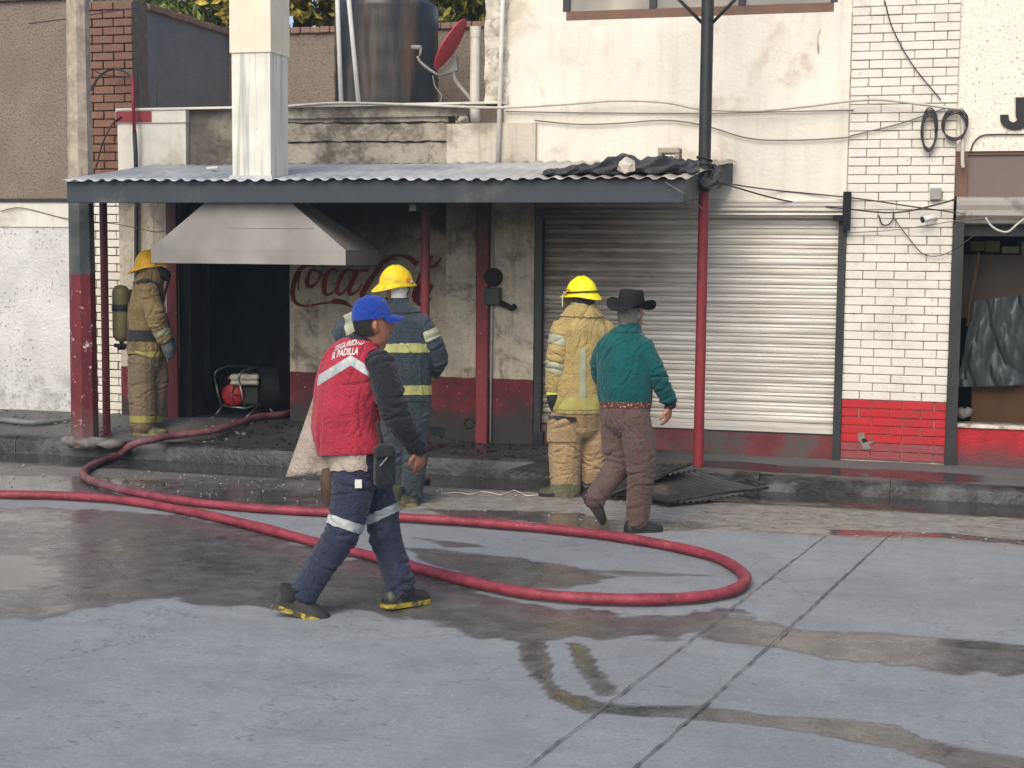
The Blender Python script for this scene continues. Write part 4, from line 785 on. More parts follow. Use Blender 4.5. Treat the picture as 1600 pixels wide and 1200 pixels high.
# ================================================================== street things
def hosem():
    n = N('red_hose_jacket'); f = n.noise(8, 6, .65); col = n.mix(n.step(f, .3, .7), S(112, 38, 50), S(150, 60, 74)); d = n.math('MULTIPLY', n.step(n.math('ADD', n.y, n.math('MULTIPLY', n.noise(2, 4), .5)), 10.05, 10.45), n.step(n.math('ADD', n.x, n.math('MULTIPLY', n.noise(2, 4), .6)), -3.0, -3.5)); col = n.mix(n.math('MULTIPLY', d, .85), col, n.mix(n.step(f, .35, .65), S(78, 50, 58), S(118, 82, 90)))
    sc = n.step(n.noise(40, 5, .7), .6, .68); col = n.mix(n.math('MULTIPLY', sc, .5), col, S(206, 140, 146)); return n.done(col, .55, 0, n.bump(n.noise(220, 3), .3, .004), .4)
m_hose = hosem()
HP = [(-700, 765), (-400, 769), (-150, 771), (0, 775), (100, 777), (200, 785), (300, 803), (400, 826), (500, 853), (600, 878), (700, 905), (800, 928), (900, 939), (1000, 942), (1080, 939), (1140, 929), (1164, 911), (1148, 890), (1100, 869), (1000, 848), (900, 834), (800, 824), (700, 816), (620, 811), (500, 803), (400, 797), (300, 787), (200, 770), (150, 756), (131, 744), (140, 731), (180, 714)]
hp = [G(x_, y_+5, .0)+np.array([0, 0, .038]) for x_, y_ in HP]; hp += [G(205, 703, .1)+np.array([0, 0, .04]), G(232, 694, .17)+np.array([0, 0, .035]), G(275, 686, .19)+np.array([0, 0, .035]), G(340, 677, .22)+np.array([0, 0, .035])]
for q in (W(400, 665, 13.0), W(440, 657, 13.3), W(475, 652, 13.8)): hp.append(np.array([q[0], q[1], float(zs(np.array(q[0]), np.array(min(q[1], 13.3))))+.04]))
b = MB(); hq = bz(hp, 9); b.tube(hq, [.035*(1+.05*math.sin(i*.7)+.04*math.sin(i*.23)) for i in range(len(hq))], 16, flat=.9); tag(b.build('fire_hose', m_hose, None, True), 'long red fire hose looping over the road and into the dark doorway', 'hose')
m_ghose = simple('grey_hose', S(112, 116, 112), .5, .2, 8, .1)
P = [G(x_, y_, .2)+np.array([0, 0, .03]) for x_, y_ in ((-40, 660), (0, 661), (50, 665), (108, 661), (135, 655), (120, 646), (85, 640), (40, 642), (0, 646), (-40, 650))]
b = MB(); b.tube(bz(P), .026, 12); tag(b.build('grey_hose', m_ghose, None, True), 'dull grey hose coiled on the pavement by the whitewashed wall', 'hose')
# positive-pressure blower in the doorway
bw = thing('blower', 'petrol blower with red engine in a tubular frame standing in the doorway', 'blower', tuple(W(380, 650, 13.4)))
zb = .27
def BW(x_, y_, Y_): return W(x_, y_, Y_)
fr = [[(335, 590, 13.42), (336, 582, 13.42), (342, 577, 13.45), (355, 572, 13.6), (402, 573, 13.75)], [(335, 590, 13.42), (345, 634, 13.42)], [(373, 592, 13.28), (383, 637, 13.28)], [(373, 592, 13.28), (375, 584, 13.29), (382, 578, 13.35), (400, 574, 13.7), (404, 576, 13.72), (414, 629, 13.7)], [(345, 634, 13.42), (383, 638, 13.28), (414, 628, 13.7)], [(345, 634, 13.42), (375, 624, 13.8), (414, 628, 13.7)]]
for f_ in fr:
    b = MB(); b.tube([BW(*p_) for p_ in f_], .0105, 8); b.build('frame_tube', m_steel, bw, True)
for p0, p1 in (((346, 636, 13.4), (334, 652, 13.36)), ((408, 630, 13.6), (384, 653, 13.3)), ((414, 630, 13.7), (433, 652, 13.72))):
    b = MB(); b.tube([BW(*p0), BW(*p1)], .010, 8); b.build('leg', m_steel, bw, True)
m_eng_red = simple('red_engine_cover', S(176, 40, 44), .45, .15, 9, .1); m_eng_white = simple('cream_fuel_tank', S(206, 200, 186), .4, .1, 9, .05)
c = BW(372, 616, 13.5); b = MB(); b.lathe(c+np.array([-.02, -.09, 0]), [(.02, .0), (.06, .002), (.105, .02), (.12, .06), (.12, .1)], 26, axis=(-.25, 1, 0)); b.build('engine_cover', m_eng_red, bw, 40)
for k in range(5):
    a = k*1.256; b = MB(); b.obox(c+np.array([-.025+.055*math.cos(a), -.092, .055*math.sin(a)]), (math.cos(a), 0, math.sin(a)), (0, 1, 0), (.035, .006, .006)); b.build('cover_rib', m_black, bw)
b = MB(); b.obox(c+np.array([.06, .1, -.01]), (1, .3, 0), (0, 1, 0), (.13, .1, .1), .02); b.build('engine_block', m_dkmetal, bw)
t = BW(376, 594, 13.45); b = MB(); b.obox(t+np.array([.03, .03, -.022]), (1, .45, 0), (-.45, 1, 0), (.14, .095, .022), .015); b.build('tank_base', m_eng_white, bw)
b = MB(); b.obox(t+np.array([.03, .03, .032]), (1, .45, 0), (-.45, 1, 0), (.145, .1, .029), .02); b.build('fuel_tank', m_eng_white, bw)
b = MB(); b.lathe(t+np.array([.07, .06, .06]), [(.028, 0), (.03, .02), (.02, .028)], 14); b.build('fuel_cap', m_black, bw, 40)
b = MB(); b.obox(t+np.array([-.055, -.083, .03]), (1, .45, 0), (-.45, 1, 0), (.04, .002, .012)); b.build('maker_plate', m_eng_red, bw)
c = BW(414, 606, 13.75); b = MB(); b.lathe(c, [(.2, -.09), (.225, -.08), (.225, .1), (.2, .1), (.2, -.08)], 36, axis=(.8, .6, 0), cap=False); b.build('fan_shroud', m_black, bw, 40)
for k in range(6):
    a = k*math.pi/3; u_ = np.array([-.6, .8, 0])*math.cos(a)+np.array([0, 0, 1])*math.sin(a); b = MB(); b.obox(c+u_*.1, u_, (.8, .6, .5), (.09, .03, .004)); b.build('fan_blade', m_dkmetal, bw)
# burnt sheets in the gutter
m_burntmetal = simple('burnt_sheet_metal', S(58, 58, 58), .55, .35, 4, .3, 20, metal=.3, dirt=S(92, 84, 78), dscale=3)
def csheet(nl, nr, fr_, fl, waves, amp, label, along):
    nl, nr, fr_, fl = [np.array(p_) for p_ in (nl, nr, fr_, fl)]; b = MB(); rows = []
    nu, nv = (waves*6, 10) if along else (14, waves*6)
    for j in range(nv+1):
        r = []
        for i in range(nu+1):
            u, v = i/nu, j/nv; p_ = (nl*(1-u)+nr*u)*(1-v)+(fl*(1-u)+fr_*u)*v; ph = (u if along else v)*waves*2*math.pi; r.append(p_+np.array([0, 0, amp*math.cos(ph)+.02*math.sin(3*u+4*v)]))
        rows.append(r)
    b.grid(rows); o = b.build('burnt_sheet', m_burntmetal, None, True, fix=False); md = o.modifiers.new('s', 'SOLIDIFY'); md.thickness = .004; tag(o, label, 'metal sheet'); return o
csheet(G(945, 772, .04), G(1040, 786, .04), G(1192, 767, .06), G(1085, 731, .2), 16, .009, 'burnt corrugated sheet slumped from pavement into the gutter', False)
csheet(G(790, 737, .12), G(960, 774, .05), G(1075, 728, .24), G(900, 716, .2), 14, .008, 'blackened crumpled sheet behind the walking man\'s legs', True)
for i, (p0, p1) in enumerate((((960, 770), (1080, 725)), ((1040, 784), (1200, 762)), ((1085, 728), (1195, 756)), ((800, 734), (960, 716)))):
    b = MB(); A = G(*p0, .07); E_ = G(*p1, .1 if i else .26); b.tube([A, (A+E_)/2+np.array([0, 0, .01]), E_], .012, 6); tag(b.build('burnt_bar', m_burntmetal, None, True), ['burnt bar lying under the corrugated sheet', 'burnt bar along the near edge of the sheet', 'burnt bar along the far edge of the sheet', 'bent burnt bar lying on the kerb'][i], 'metal bar')
cn_ = thing('traffic_cone', 'small orange cone on a black base beside the kerb', 'cone', tuple(G(648, 753)))
q = G(648, 753); b = MB(); b.lathe((q[0], q[1], .03), [(.065, 0), (.055, .03), (.02, .19), (.015, .195)], 18); b.build('cone_body', m_orange, cn_, 40)
b = MB(); b.lathe((q[0]+.02, q[1], .0), [(.11, 0), (.11, .025), (.08, .032)], 18); b.build('cone_base', m_black, cn_, 40)
P = [G(x_, y_)+np.array([0, 0, .008]) for x_, y_ in ((682, 770), (690, 766), (692, 772), (715, 771), (735, 774), (752, 770), (768, 772), (782, 775), (795, 771), (803, 768), (814, 772), (824, 776), (850, 774))]
b = MB(); b.tube(bz(P), .005, 6); tag(b.build('white_cord', m_cable_white, None, True), 'thin white cord wriggling over the gutter dirt', 'cord')
# ================================================================== trees beyond the rear wall
def leafm(name, a, c):
    n = N(name); col = n.mix(n.step(n.noise(1.5, 4), .3, .7), a, c); col = n.mix(n.step(n.noise(25, 2), .35, .65), mul(a, .7), col)
    return n.done(col, .6, 0, None, .3, **{'Subsurface Weight': 0.})
m_leaf = [leafm('olive_leaf', S(120, 122, 54), S(190, 178, 84)), leafm('green_leaf', S(92, 112, 54), S(160, 164, 80)), leafm('yellow_leaf', S(150, 138, 56), S(220, 192, 84))]
m_bark = simple('bark', S(96, 80, 64), .9, .3, 9, .8, 20)
def tree(px, Y_, zc, R_, n, mat, label, seed):
    g = np.random.default_rng(seed); x0 = FX(px, 10, Y_); t = thing('tree', label, 'tree', (x0, Y_, 0), 'trees beyond the yard wall')
    b = MB(); tr = [(x0, Y_, 0), (x0+.1, Y_, zc*.4), (x0-.05, Y_+.1, zc*.75), (x0, Y_, zc+.3*R_)]; b.tube(bz(tr, 5), list(np.linspace(.2, .05, 16)), 9)
    cl = []
    for k in range(26):
        d = g.normal(size=3); d /= np.linalg.norm(d); d *= g.uniform(.35, 1.)**.6; c = np.array([x0, Y_, zc])+d*np.array([R_, R_*.9, R_*.75]); cl.append(c)
        if k % 3 == 0: b.tube([(x0, Y_, zc*.7), (np.array([x0, Y_, zc*.75])+c)/2, c], [.06, .035, .012], 6)
    b.build('trunk', m_bark, t, True)
    V = []; F = []
    for i in range(n):
        c = cl[g.integers(len(cl))]+g.normal(size=3)*R_*.17; u = g.normal(size=3); u /= np.linalg.norm(u); v = np.cross(u, g.normal(size=3)); v /= np.linalg.norm(v); w_ = np.cross(u, v); s_ = g.uniform(.05, .1)
        k = len(V); V += [c-u*s_, c+v*s_*.45+w_*s_*.12, c+u*s_, c-v*s_*.45+w_*s_*.12]; F += [(k, k+1, k+2), (k, k+2, k+3)]
    b = MB(); b.add(V, F); b.build('crown', mat, t, False, fix=False)
tree(300, 18.2, 5.6, 1.5, 7000, m_leaf[1], 'green tree rising over the sloping side wall', 21); tree(480, 17.8, 5.5, 1.15, 6500, m_leaf[2], 'yellow green tree rising left of the water tank', 22); tree(660, 18.4, 5.7, 1.3, 6500, m_leaf[0], 'olive green tree rising behind the tank and dish', 23); tree(760, 19.5, 5.6, 1.3, 5000, m_leaf[1], 'dark green tree close to the cream building corner', 24)
# ================================================================== people
from mathutils.bvhtree import BVHTree
def unit(v): v = np.array(v, float); return v/max(np.linalg.norm(v), 1e-9)
def hdir(phi): a = math.radians(phi); return math.cos(a)*RH+math.sin(a)*FH       # 0 = to the right, 90 = away
m_skin = simple('skin', S(176, 124, 98), .55, .1, 20, .1, 200); m_skin_dark = simple('darker_skin', S(160, 108, 84), .55, .1, 20, .1, 200); m_under = simple('dark_lining', S(40, 40, 42), .9, .1)
m_eye = simple('eye', S(60, 48, 40), .2, .1); m_lip = simple('lip', S(140, 80, 72), .5, .1)
UPV = np.array([0, 0, 1.])
class Fig:
    def __init__(s, name, label, base, vox=.0055):
        s.B = G(*base) if len(base) == 3 else G(*base, 0); s.D = (s.B-CAM)@FH; s.t = thing(name, label, 'person', tuple(s.B)); s.prims = []; s.vox = vox
    def p(s, x, y, dd=0.): d = ray(x, y); return CAM+d*((s.D+dd)/(d@FH))
    def px(s, P): d = P-CAM; k = d@fw; return 800+FPX*(d@rt)/k, 600-FPX*(d@up)/k
    def prim(s, lab, C, A, B, side, caps=True): s.prims.append((lab, np.array(C, float), np.array(A, float), np.array(B, float), unit(side)))
    def limb(s, lab, pts, side=None):
        C = [s.p(*q[:3]) for q in pts]; C = bz(C, 4); R = np.interp(np.linspace(0, 1, len(C)), np.linspace(0, 1, len(pts)), [q[3] for q in pts]); s.prim(lab, C, R, R, side if side is not None else FH)
    def raw(s, lab, C, R): s.prim(lab, C, R, R, FH+.3*UPV)
    def torso(s, lab, pts, phi):
        f = hdir(phi); sd_ = np.cross(UPV, f); C = bz([s.p(*q[:3]) for q in pts], 4); n = len(C); u = np.linspace(0, 1, n); v = np.linspace(0, 1, len(pts))
        s.prim(lab, C, np.interp(u, v, [q[3] for q in pts]), np.interp(u, v, [q[4] for q in pts]), sd_)
    def frames(s, C, side):
        n = len(C); out = []
        for i in range(n):
            t = unit(C[min(i+1, n-1)]-C[max(i-1, 0)]); u = side-t*(side@t); u = unit(u); out.append((t, u, np.cross(t, u)))
        return out
    def head(s, x, y, dd, phi, tilt=0., k=1., lab='head'):
        c = s.p(x, y, dd); f = hdir(phi); u = unit(UPV+f*tilt); f = unit(f-u*(f@u)); sd_ = np.cross(u, f); s.hc, s.hf, s.hu, s.hs = c, f, u, sd_
        h = [(-.115, .036, .045, .018), (-.10, .05, .066, .012), (-.06, .064, .086, .004), (-.01, .074, .096, 0), (.04, .076, .098, -.004), (.085, .062, .08, -.006), (.108, .036, .05, -.006)]
        s.prim(lab, [c+u*z*k+f*o for z, a, b, o in h], [a*k for z, a, b, o in h], [b*k for z, a, b, o in h], sd_)
        s.raw(lab, [c+f*.088*k+u*.02*k, c+f*.105*k-u*.012*k, c+f*.09*k-u*.03*k], [.01, .017, .015])
        for e in (-1, 1): s.raw(lab, [c+sd_*e*.078*k-f*.008+u*.018, c+sd_*e*.083*k-f*.016-u*.008, c+sd_*e*.076*k-f*.004-u*.034], [.012, .014, .009])
    def face(s, k=1.):
        for e in (-1, 1):
            b = MB(); b.lathe(s.hc+s.hf*.083*k+s.hs*e*.032*k+s.hu*.008, [(.002, -.009), (.009, -.006), (.012, 0), (.009, .006), (.002, .009)], 10); b.build('eye', m_eye, s.t, True)
        b = MB(); b.tube([s.hc+s.hf*.086*k-s.hs*.024-s.hu*.06, s.hc+s.hf*.096*k-s.hu*.058, s.hc+s.hf*.086*k+s.hs*.024-s.hu*.06], [.003, .006, .003], 8); b.build('mouth', m_lip, s.t, True)
    def hand(s, wr, d, n, lab='hand', curl=.5, k=1., mirror=1):   # wrist point, finger direction, back-of-hand normal
        d = unit(d); n = unit(n-d*(n@d)); sd_ = np.cross(d, n)*mirror; kn = wr+d*.088*k
        s.prim(lab, [wr-d*.02, wr+d*.03*k, wr+d*.07*k, kn], [.028, .036, .041, .039], [.02, .016, .0145, .011], sd_)
        for i, (o, l) in enumerate(((-.032, .066), (-.0105, .076), (.0115, .071), (.032, .055))):
            a = kn+sd_*o*k*1.06-d*.004*abs(i-1.4); c1 = curl*.5; d1 = unit(d*math.cos(c1)-n*math.sin(c1)+sd_*o*1.5); c2 = curl*1.2; d2 = unit(d*math.cos(c2)-n*math.sin(c2)+sd_*o*1.5); c3 = curl*1.8; d3 = unit(d*math.cos(c3)-n*math.sin(c3))
            p1 = a+d1*l*.45*k; p2 = p1+d2*l*.32*k; p3 = p2+d3*l*.26*k; s.raw(lab, [a-d*.012, a, p1, p2, p3], [.009, .0092, .0086, .0078, .0062])
        a = wr+d*.022*k+sd_*-.030; s.raw(lab, [a, a+unit(d*.6-sd_*.8-n*.2)*.036, a+unit(d*.6-sd_*.8-n*.2)*.036+unit(d-sd_*.25-n*.35)*.034, a+unit(d*.6-sd_*.8-n*.2)*.036+unit(d-sd_*.1-n*.5)*.056], [.014, .0125, .0105, .008])
    def make(s, folds, skinmat, iters=3, seed=0, nosmooth=('hand',)):
        mb = MB()
        for lab, C, A, B, side in s.prims:
            fr_ = s.frames(C, side); n = len(C); N_ = 14 if max(A) > .02 else 8; rings = []
            def rg(c, u, v, a, b): return [c+u*a*math.cos(q)+v*b*math.sin(q) for q in [2*math.pi*k/N_ for k in range(N_)]]
            for e, i in ((-1, 0), (1, n-1)):
                pass
            t, u, v = fr_[0]; r = min(A[0], B[0])
            for h, k in ((.85, .35), (.6, .72), (.3, .93)): rings.append(rg(C[0]-t*r*h, u, v, A[0]*k, B[0]*k))
            for i in range(n): t, u, v = fr_[i]; rings.append(rg(C[i], u, v, A[i], B[i]))
            t, u, v = fr_[-1]; r = min(A[-1], B[-1])
            for h, k in ((.3, .93), (.6, .72), (.85, .35)): rings.append(rg(C[-1]+t*r*h, u, v, A[-1]*k, B[-1]*k))
            mb.loft(rings)
        tmp = mb.build('tmp', None, None, origin=(0, 0, 0)); md = tmp.modifiers.new('r', 'REMESH'); md.mode = 'VOXEL'; md.voxel_size = s.vox; md.adaptivity = 0
        dg = bpy.context.evaluated_depsgraph_get(); ev = tmp.evaluated_get(dg); me = ev.to_mesh()
        V = np.empty(len(me.vertices)*3); me.vertices.foreach_get('co', V); V = V.reshape(-1, 3); nl = len(me.loops); li = np.empty(nl, np.int32); me.loops.foreach_get('vertex_index', li); ls = np.empty(len(me.polygons), np.int32); me.polygons.foreach_get('loop_start', ls)
        F = li.reshape(-1, 4) if nl == 4*len(ls) else None; ev.to_mesh_clear(); bpy.data.objects.remove(tmp)
        s.F = F
        lv = s.label_of(V); ns = np.isin(lv, [s.li[k] for k in nosmooth if k in s.li])
        E = np.concatenate([F[:, [0, 1]], F[:, [1, 2]], F[:, [2, 3]], F[:, [3, 0]]]); deg = np.bincount(E.ravel(), minlength=len(V)).astype(float)
        for it in range(iters):
            acc = np.zeros_like(V); np.add.at(acc, E[:, 0], V[E[:, 1]]); np.add.at(acc, E[:, 1], V[E[:, 0]]); nv = acc/deg[:, None]; kk_ = np.where(ns, .15 if it == 0 else 0., .6)[:, None]; V = V*(1-kk_)+nv*kk_
        nr = s.normals(V); g = np.random.default_rng(seed+3)
        amp = np.zeros(len(V))
        for lab, a in folds.items():
            if lab in s.li: amp[lv == s.li[lab]] = a
        disp = np.zeros(len(V)); axes = {}
        for lab, C, A, B, side in s.prims: axes.setdefault(lab, unit(C[-1]-C[0]))
        for lab, a in folds.items():
            idx = np.nonzero(lv == s.li[lab])[0] if lab in s.li else []
            if len(idx) == 0: continue
            P = V[idx]; dl = np.zeros(len(idx)); ax_ = axes[lab]; nc = 40 if lab == 'torso' else 34; sx = P@ax_; sx = (sx-sx.min())/max(np.ptp(sx), 1e-6); wt = np.ones(len(sx)) if lab == 'torso' else .12+np.exp(-((sx-.5)/.12)**2)+.9*np.exp(-((sx-.93)/.08)**2)+.5*np.exp(-((sx-.06)/.1)**2); wt = wt/wt.sum(); picks = g.choice(len(idx), nc, p=wt)
            for k in range(nc):
                q = picks[k]; c, n_ = P[q], nr[idx[q]]; pr = unit(np.cross(n_, ax_)); al = unit(np.cross(pr, n_)); ang = g.normal()*.45 if lab != 'torso' else 1.45+g.normal()*.45
                t = pr*math.cos(ang)+al*math.sin(ang); bq = np.cross(n_, t); sg = g.uniform(.006, .014); ln = g.uniform(.03, .11)*(1.5 if lab == 'torso' else 1.); d = P-c; u_ = d@t; w_ = d@bq-g.normal()*1.6*u_*u_; h_ = d@n_
                dl += g.uniform(.6, 1.5)*(-1.2*np.exp(-np.abs(w_/sg)**1.1)+.8*np.exp(-((w_-1.9*sg)/(1.3*sg))**2)+.4*np.exp(-((w_+1.9*sg)/(1.5*sg))**2))*np.exp(-(u_/ln)**2)*(np.abs(h_) < .07)
            dl += .5*np.sin(P@unit(g.normal(size=3))*17+2)+.4*np.sin(P@unit(g.normal(size=3))*29)
            disp[idx] = np.clip(dl, -2.4, 1.6)
        V = V+nr*(amp*disp*.75)[:, None]; s.V = V; s.nr = s.normals(V); s.fl = s.label_of(V[F].mean(1)); s.fc = V[F].mean(1)
        me = s.mesh('body', V, F); me.materials.append(m_under); me.materials.append(skinmat); sk = np.isin(s.fl, [s.li[k] for k in ('head', 'hand', 'neck') if k in s.li]).astype(np.int32); me.polygons.foreach_set('material_index', sk)
        o = bpy.data.objects.new('body', me); COL.objects.link(o); place(o, s.B, s.t); s.body = o; return s
    def mesh(s, name, V, F):
        me = bpy.data.meshes.new(name); V = V-s.B; me.vertices.add(len(V)); me.vertices.foreach_set('co', V.ravel()); me.loops.add(F.size); me.loops.foreach_set('vertex_index', F.ravel().astype(np.int32)); me.polygons.add(len(F)); me.polygons.foreach_set('loop_start', np.arange(0, F.size, 4, dtype=np.int32)); me.update(calc_edges=True); me.polygons.foreach_set('use_smooth', [True]*len(F)); return me
    def normals(s, V):
        F = s.F; fn = np.cross(V[F[:, 2]]-V[F[:, 0]], V[F[:, 3]]-V[F[:, 1]]); n = np.zeros_like(V)
        for k in range(4): np.add.at(n, F[:, k], fn)
        return n/np.maximum(np.linalg.norm(n, axis=1), 1e-12)[:, None]
    def label_of(s, P):
        labs = []; [labs.append(q[0]) for q in s.prims if q[0] not in labs]; s.li = {k: i for i, k in enumerate(labs)}; best = np.full(len(P), 1e9); out = np.zeros(len(P), int)
        for lab, C, A, B, side in s.prims:
            fr_ = s.frames(C, side)
            for i in range(len(C)-1):
                a, b_ = C[i], C[i+1]; ab = b_-a; t = np.clip(((P-a)@ab)/max(ab@ab, 1e-12), 0, 1); v = P-a-t[:, None]*ab; u1, u2 = fr_[i][1], fr_[i][2]; tt = fr_[i][0]; ra = A[i]+(A[i+1]-A[i])*t; rb = B[i]+(B[i+1]-B[i])*t
                e = np.sqrt(((v@u1)/ra)**2+((v@u2)/rb)**2+((v@tt)/np.minimum(ra, rb))**2)-1; d = e*np.minimum(ra, rb); m = d < best; best[m] = d[m]; out[m] = s.li[lab]
        return out
    def piece(s, name, labs, mat, off, pred=None, label=None, flare=None, thick=0.):
        k = np.isin(s.fl, [s.li[q] for q in labs if q in s.li])
        if pred is not None: X, Y = s.px(s.fc) if False else s.pxa(s.fc); k &= pred(X, Y, s.fc)
        F = s.F[k]
        if len(F) == 0: return None
        ids, inv = np.unique(F, return_inverse=True); V = s.V[ids]+s.nr[ids]*off; F = inv.reshape(F.shape)
        E = np.sort(np.concatenate([F[:, [0, 1]], F[:, [1, 2]], F[:, [2, 3]], F[:, [3, 0]]]), 1); ue, cn_ = np.unique(E, axis=0, return_counts=True); be = ue[cn_ == 1]
        for _ in range(6):   # smooth hem
            acc = np.zeros_like(V); c = np.zeros(len(V)); np.add.at(acc, be[:, 0], V[be[:, 1]]); np.add.at(acc, be[:, 1], V[be[:, 0]]); np.add.at(c, be.ravel(), 1); m = c > 0; V[m] = V[m]*.5+.5*acc[m]/c[m][:, None]
        if flare is not None: V = flare(V)
        me = s.mesh(name, V, F); me.materials.append(mat); o = bpy.data.objects.new(name, me); COL.objects.link(o); place(o, s.B, s.t)
        if thick: md = o.modifiers.new('s', 'SOLIDIFY'); md.thickness = thick; md.offset = 0
        if label: o['label'] = label
        s.last = (V, F); return o
    def pxa(s, P): d = P-CAM; k = d@fw; return 800+FPX*(d@rt)/k, 600-FPX*(d@up)/k
    def shoe(s, heel, toe, upd, mat, msole, w=.048, h=.075, name='shoe', shaft=0.):
        heel = np.array(heel); toe = np.array(toe); L_ = np.linalg.norm(toe-heel); d = unit(toe-heel); u = unit(upd-d*(upd@d)); sd_ = np.cross(d, u); b = MB(); rings = []
        st = [(-.04, .72, .55), (.0, .88, .95), (.12, .9, 1.1), (.3, .86, 1.12), (.5, .92, .9), (.7, 1.06, .66), (.86, 1., .52), (.96, .74, .4), (1.0, .45, .26)]
        for t, a, k in st:
            c = heel+d*L_*t; hh = h*k; r = []
            for i in range(14):
                q = math.pi*i/13; r.append(c+sd_*w*a*math.cos(q)*(1-.22*math.sin(q)**2)+u*(.02+hh*math.sin(q)**.7))
            rings.append(r)
        b.loft(rings); o = b.build(name, mat, s.t, 50); b = MB(); rings = []
        for t, a, k in st: c = heel+d*L_*t; rings.append([c+sd_*w*a*1.07, c+sd_*w*a*1.07+u*.026, c-sd_*w*a*1.07+u*.026, c-sd_*w*a*1.07])
        b.loft(rings); b.build('sole', msole, o, 40)
        if shaft: 
            b = MB(); c = heel+d*L_*.2+u*.06; b.tube([c, c+u*shaft*.5, c+u*shaft], [w*1.05, w*1.1, w*1.2], 14); b.build('shaft', mat, o, 40)
        return o
    def helmet(s, c, phi, tilt, mat, k=1., roll=0., rear=.06, front=.022, strap=False):
        f = hdir(phi); u = unit(UPV+f*tilt); f = unit(f-u*(f@u)); sd_ = np.cross(u, f); u = unit(u+sd_*roll); sd_ = np.cross(u, f); T = lambda a, b_, z: c+f*a*k+sd_*b_*k+u*z*k
        b = MB(); rings = []; n = 40
        for j in range(13):
            v = j/12*math.pi/2; r = []
            for i in range(n):
                q = 2*math.pi*i/n; rid = 1+.022*max(0, math.cos(6*q))*math.cos(v); r.append(T(.148*math.cos(q)*math.cos(v)*rid, .122*math.sin(q)*math.cos(v)*rid, .005+.152*math.sin(v)*(1+.05*max(0, 1-abs(math.sin(q))*4))))
            if j == 12: r = [T(0, 0, .158)+(p_-T(0, 0, .158))*.001 for p_ in r]
            rings.append(r)
        b.loft(rings); hm = b.build('helmet', mat, s.t, 50)
        b = MB(); rings = []
        for e, z in ((0., .012), (.35, .004), (1., -.012), (1.04, -.02), (.95, -.022), (.3, -.008), (-.02, 0.)):
            r = []
            for i in range(n):
                q = 2*math.pi*i/n; ext = .012+front*max(0, math.cos(q))**2+rear*max(0, -math.cos(q))**1.5; dz = -.035*max(0, -math.cos(q))**2*max(e, 0); r.append(T((.148+ext*e)*math.cos(q), (.122+ext*e*.8)*math.sin(q), z+dz))
            rings.append(r)
        b.loft(rings, False); b.build('brim', mat, hm, 60)
        for e in (-1, 1):
            b = MB(); q0_ = [(.03, .128, .02), (.085, .115, .02), (.075, .112, .05), (.04, .122, .05)]; b.prism([T(a, e*b_, z) for a, b_, z in q0_], -sd_*e*.006); b.build('side_badge', m_badge, hm)
        if strap: b = MB(); b.tube([T(.157*math.cos(q), .131*math.sin(q), .02) for q in np.linspace(.9, 2*math.pi-.9, 30)], .006, 6); b.build('goggle_strap', m_black, hm, True)
        for e in (-1, 1):
            b = MB(); b.tube([T(.08, e*.128, .018), T(.08, e*.145, .018)], .014, 10); b.build('goggle_clip', m_grey, hm, True)
        s.hT = T; return hm
m_badge = simple('orange_badge', S(226, 120, 30), .5, .1); m_helmet = simple('yellow_helmet', S(228, 196, 24), .55, .12, 8, .1, dirt=S(176, 150, 60), dscale=9, dth=(.5, .68)); m_helmet_b = simple('bright_yellow_helmet', S(232, 226, 24), .5, .08, 8, .1, dirt=S(190, 180, 60), dscale=11, dth=(.56, .7)); m_helmet_c = simple('amber_helmet', S(226, 176, 36), .45, .14, 8, .05, dirt=S(150, 110, 40), dscale=9, dth=(.55, .72))
def stripem(name, a, c):
    n = N(name); z_ = n.math('FRACT', n.math('MULTIPLY', n.z, 9.)); return n.done(n.mix(n.step(n.noise(12, 5), .3, .7), a, c), .45, 0, n.bump(n.noise(120, 2), .2, .004), .5)
m_lime = stripem('lime_stripe', S(146, 148, 92), S(176, 176, 112)); m_silver = stripem('silver_stripe', S(148, 156, 156), S(186, 190, 188)); m_limegrey = stripem('worn_lime_stripe', S(148, 140, 80), S(170, 162, 92)); m_paleb = stripem('worn_silver_stripe', S(140, 146, 124), S(164, 166, 140))
m_sole = simple('dark_sole', S(44, 42, 40), .8, .2); m_sole_y = simple('yellow_sole', S(186, 166, 62), .7, .35, 14, .3, dirt=S(66, 62, 54), dscale=16, dth=(.45, .6)); m_sole_d = simple('dirty_yellow_sole', S(134, 126, 82), .8, .3, 14, .3, dirt=S(76, 72, 62), dscale=16, dth=(.45, .6)); m_bootblk = simple('black_boot', S(44, 46, 46), .6, .2, 12, .2, dirt=S(92, 90, 84), dscale=9); m_boot_y = simple('dirty_boot', S(72, 74, 58), .7, .3, 12, .2, dirt=S(124, 120, 76), dscale=12)
m_leather = simple('dark_leather', S(46, 44, 46), .4, .15, 12, .15)
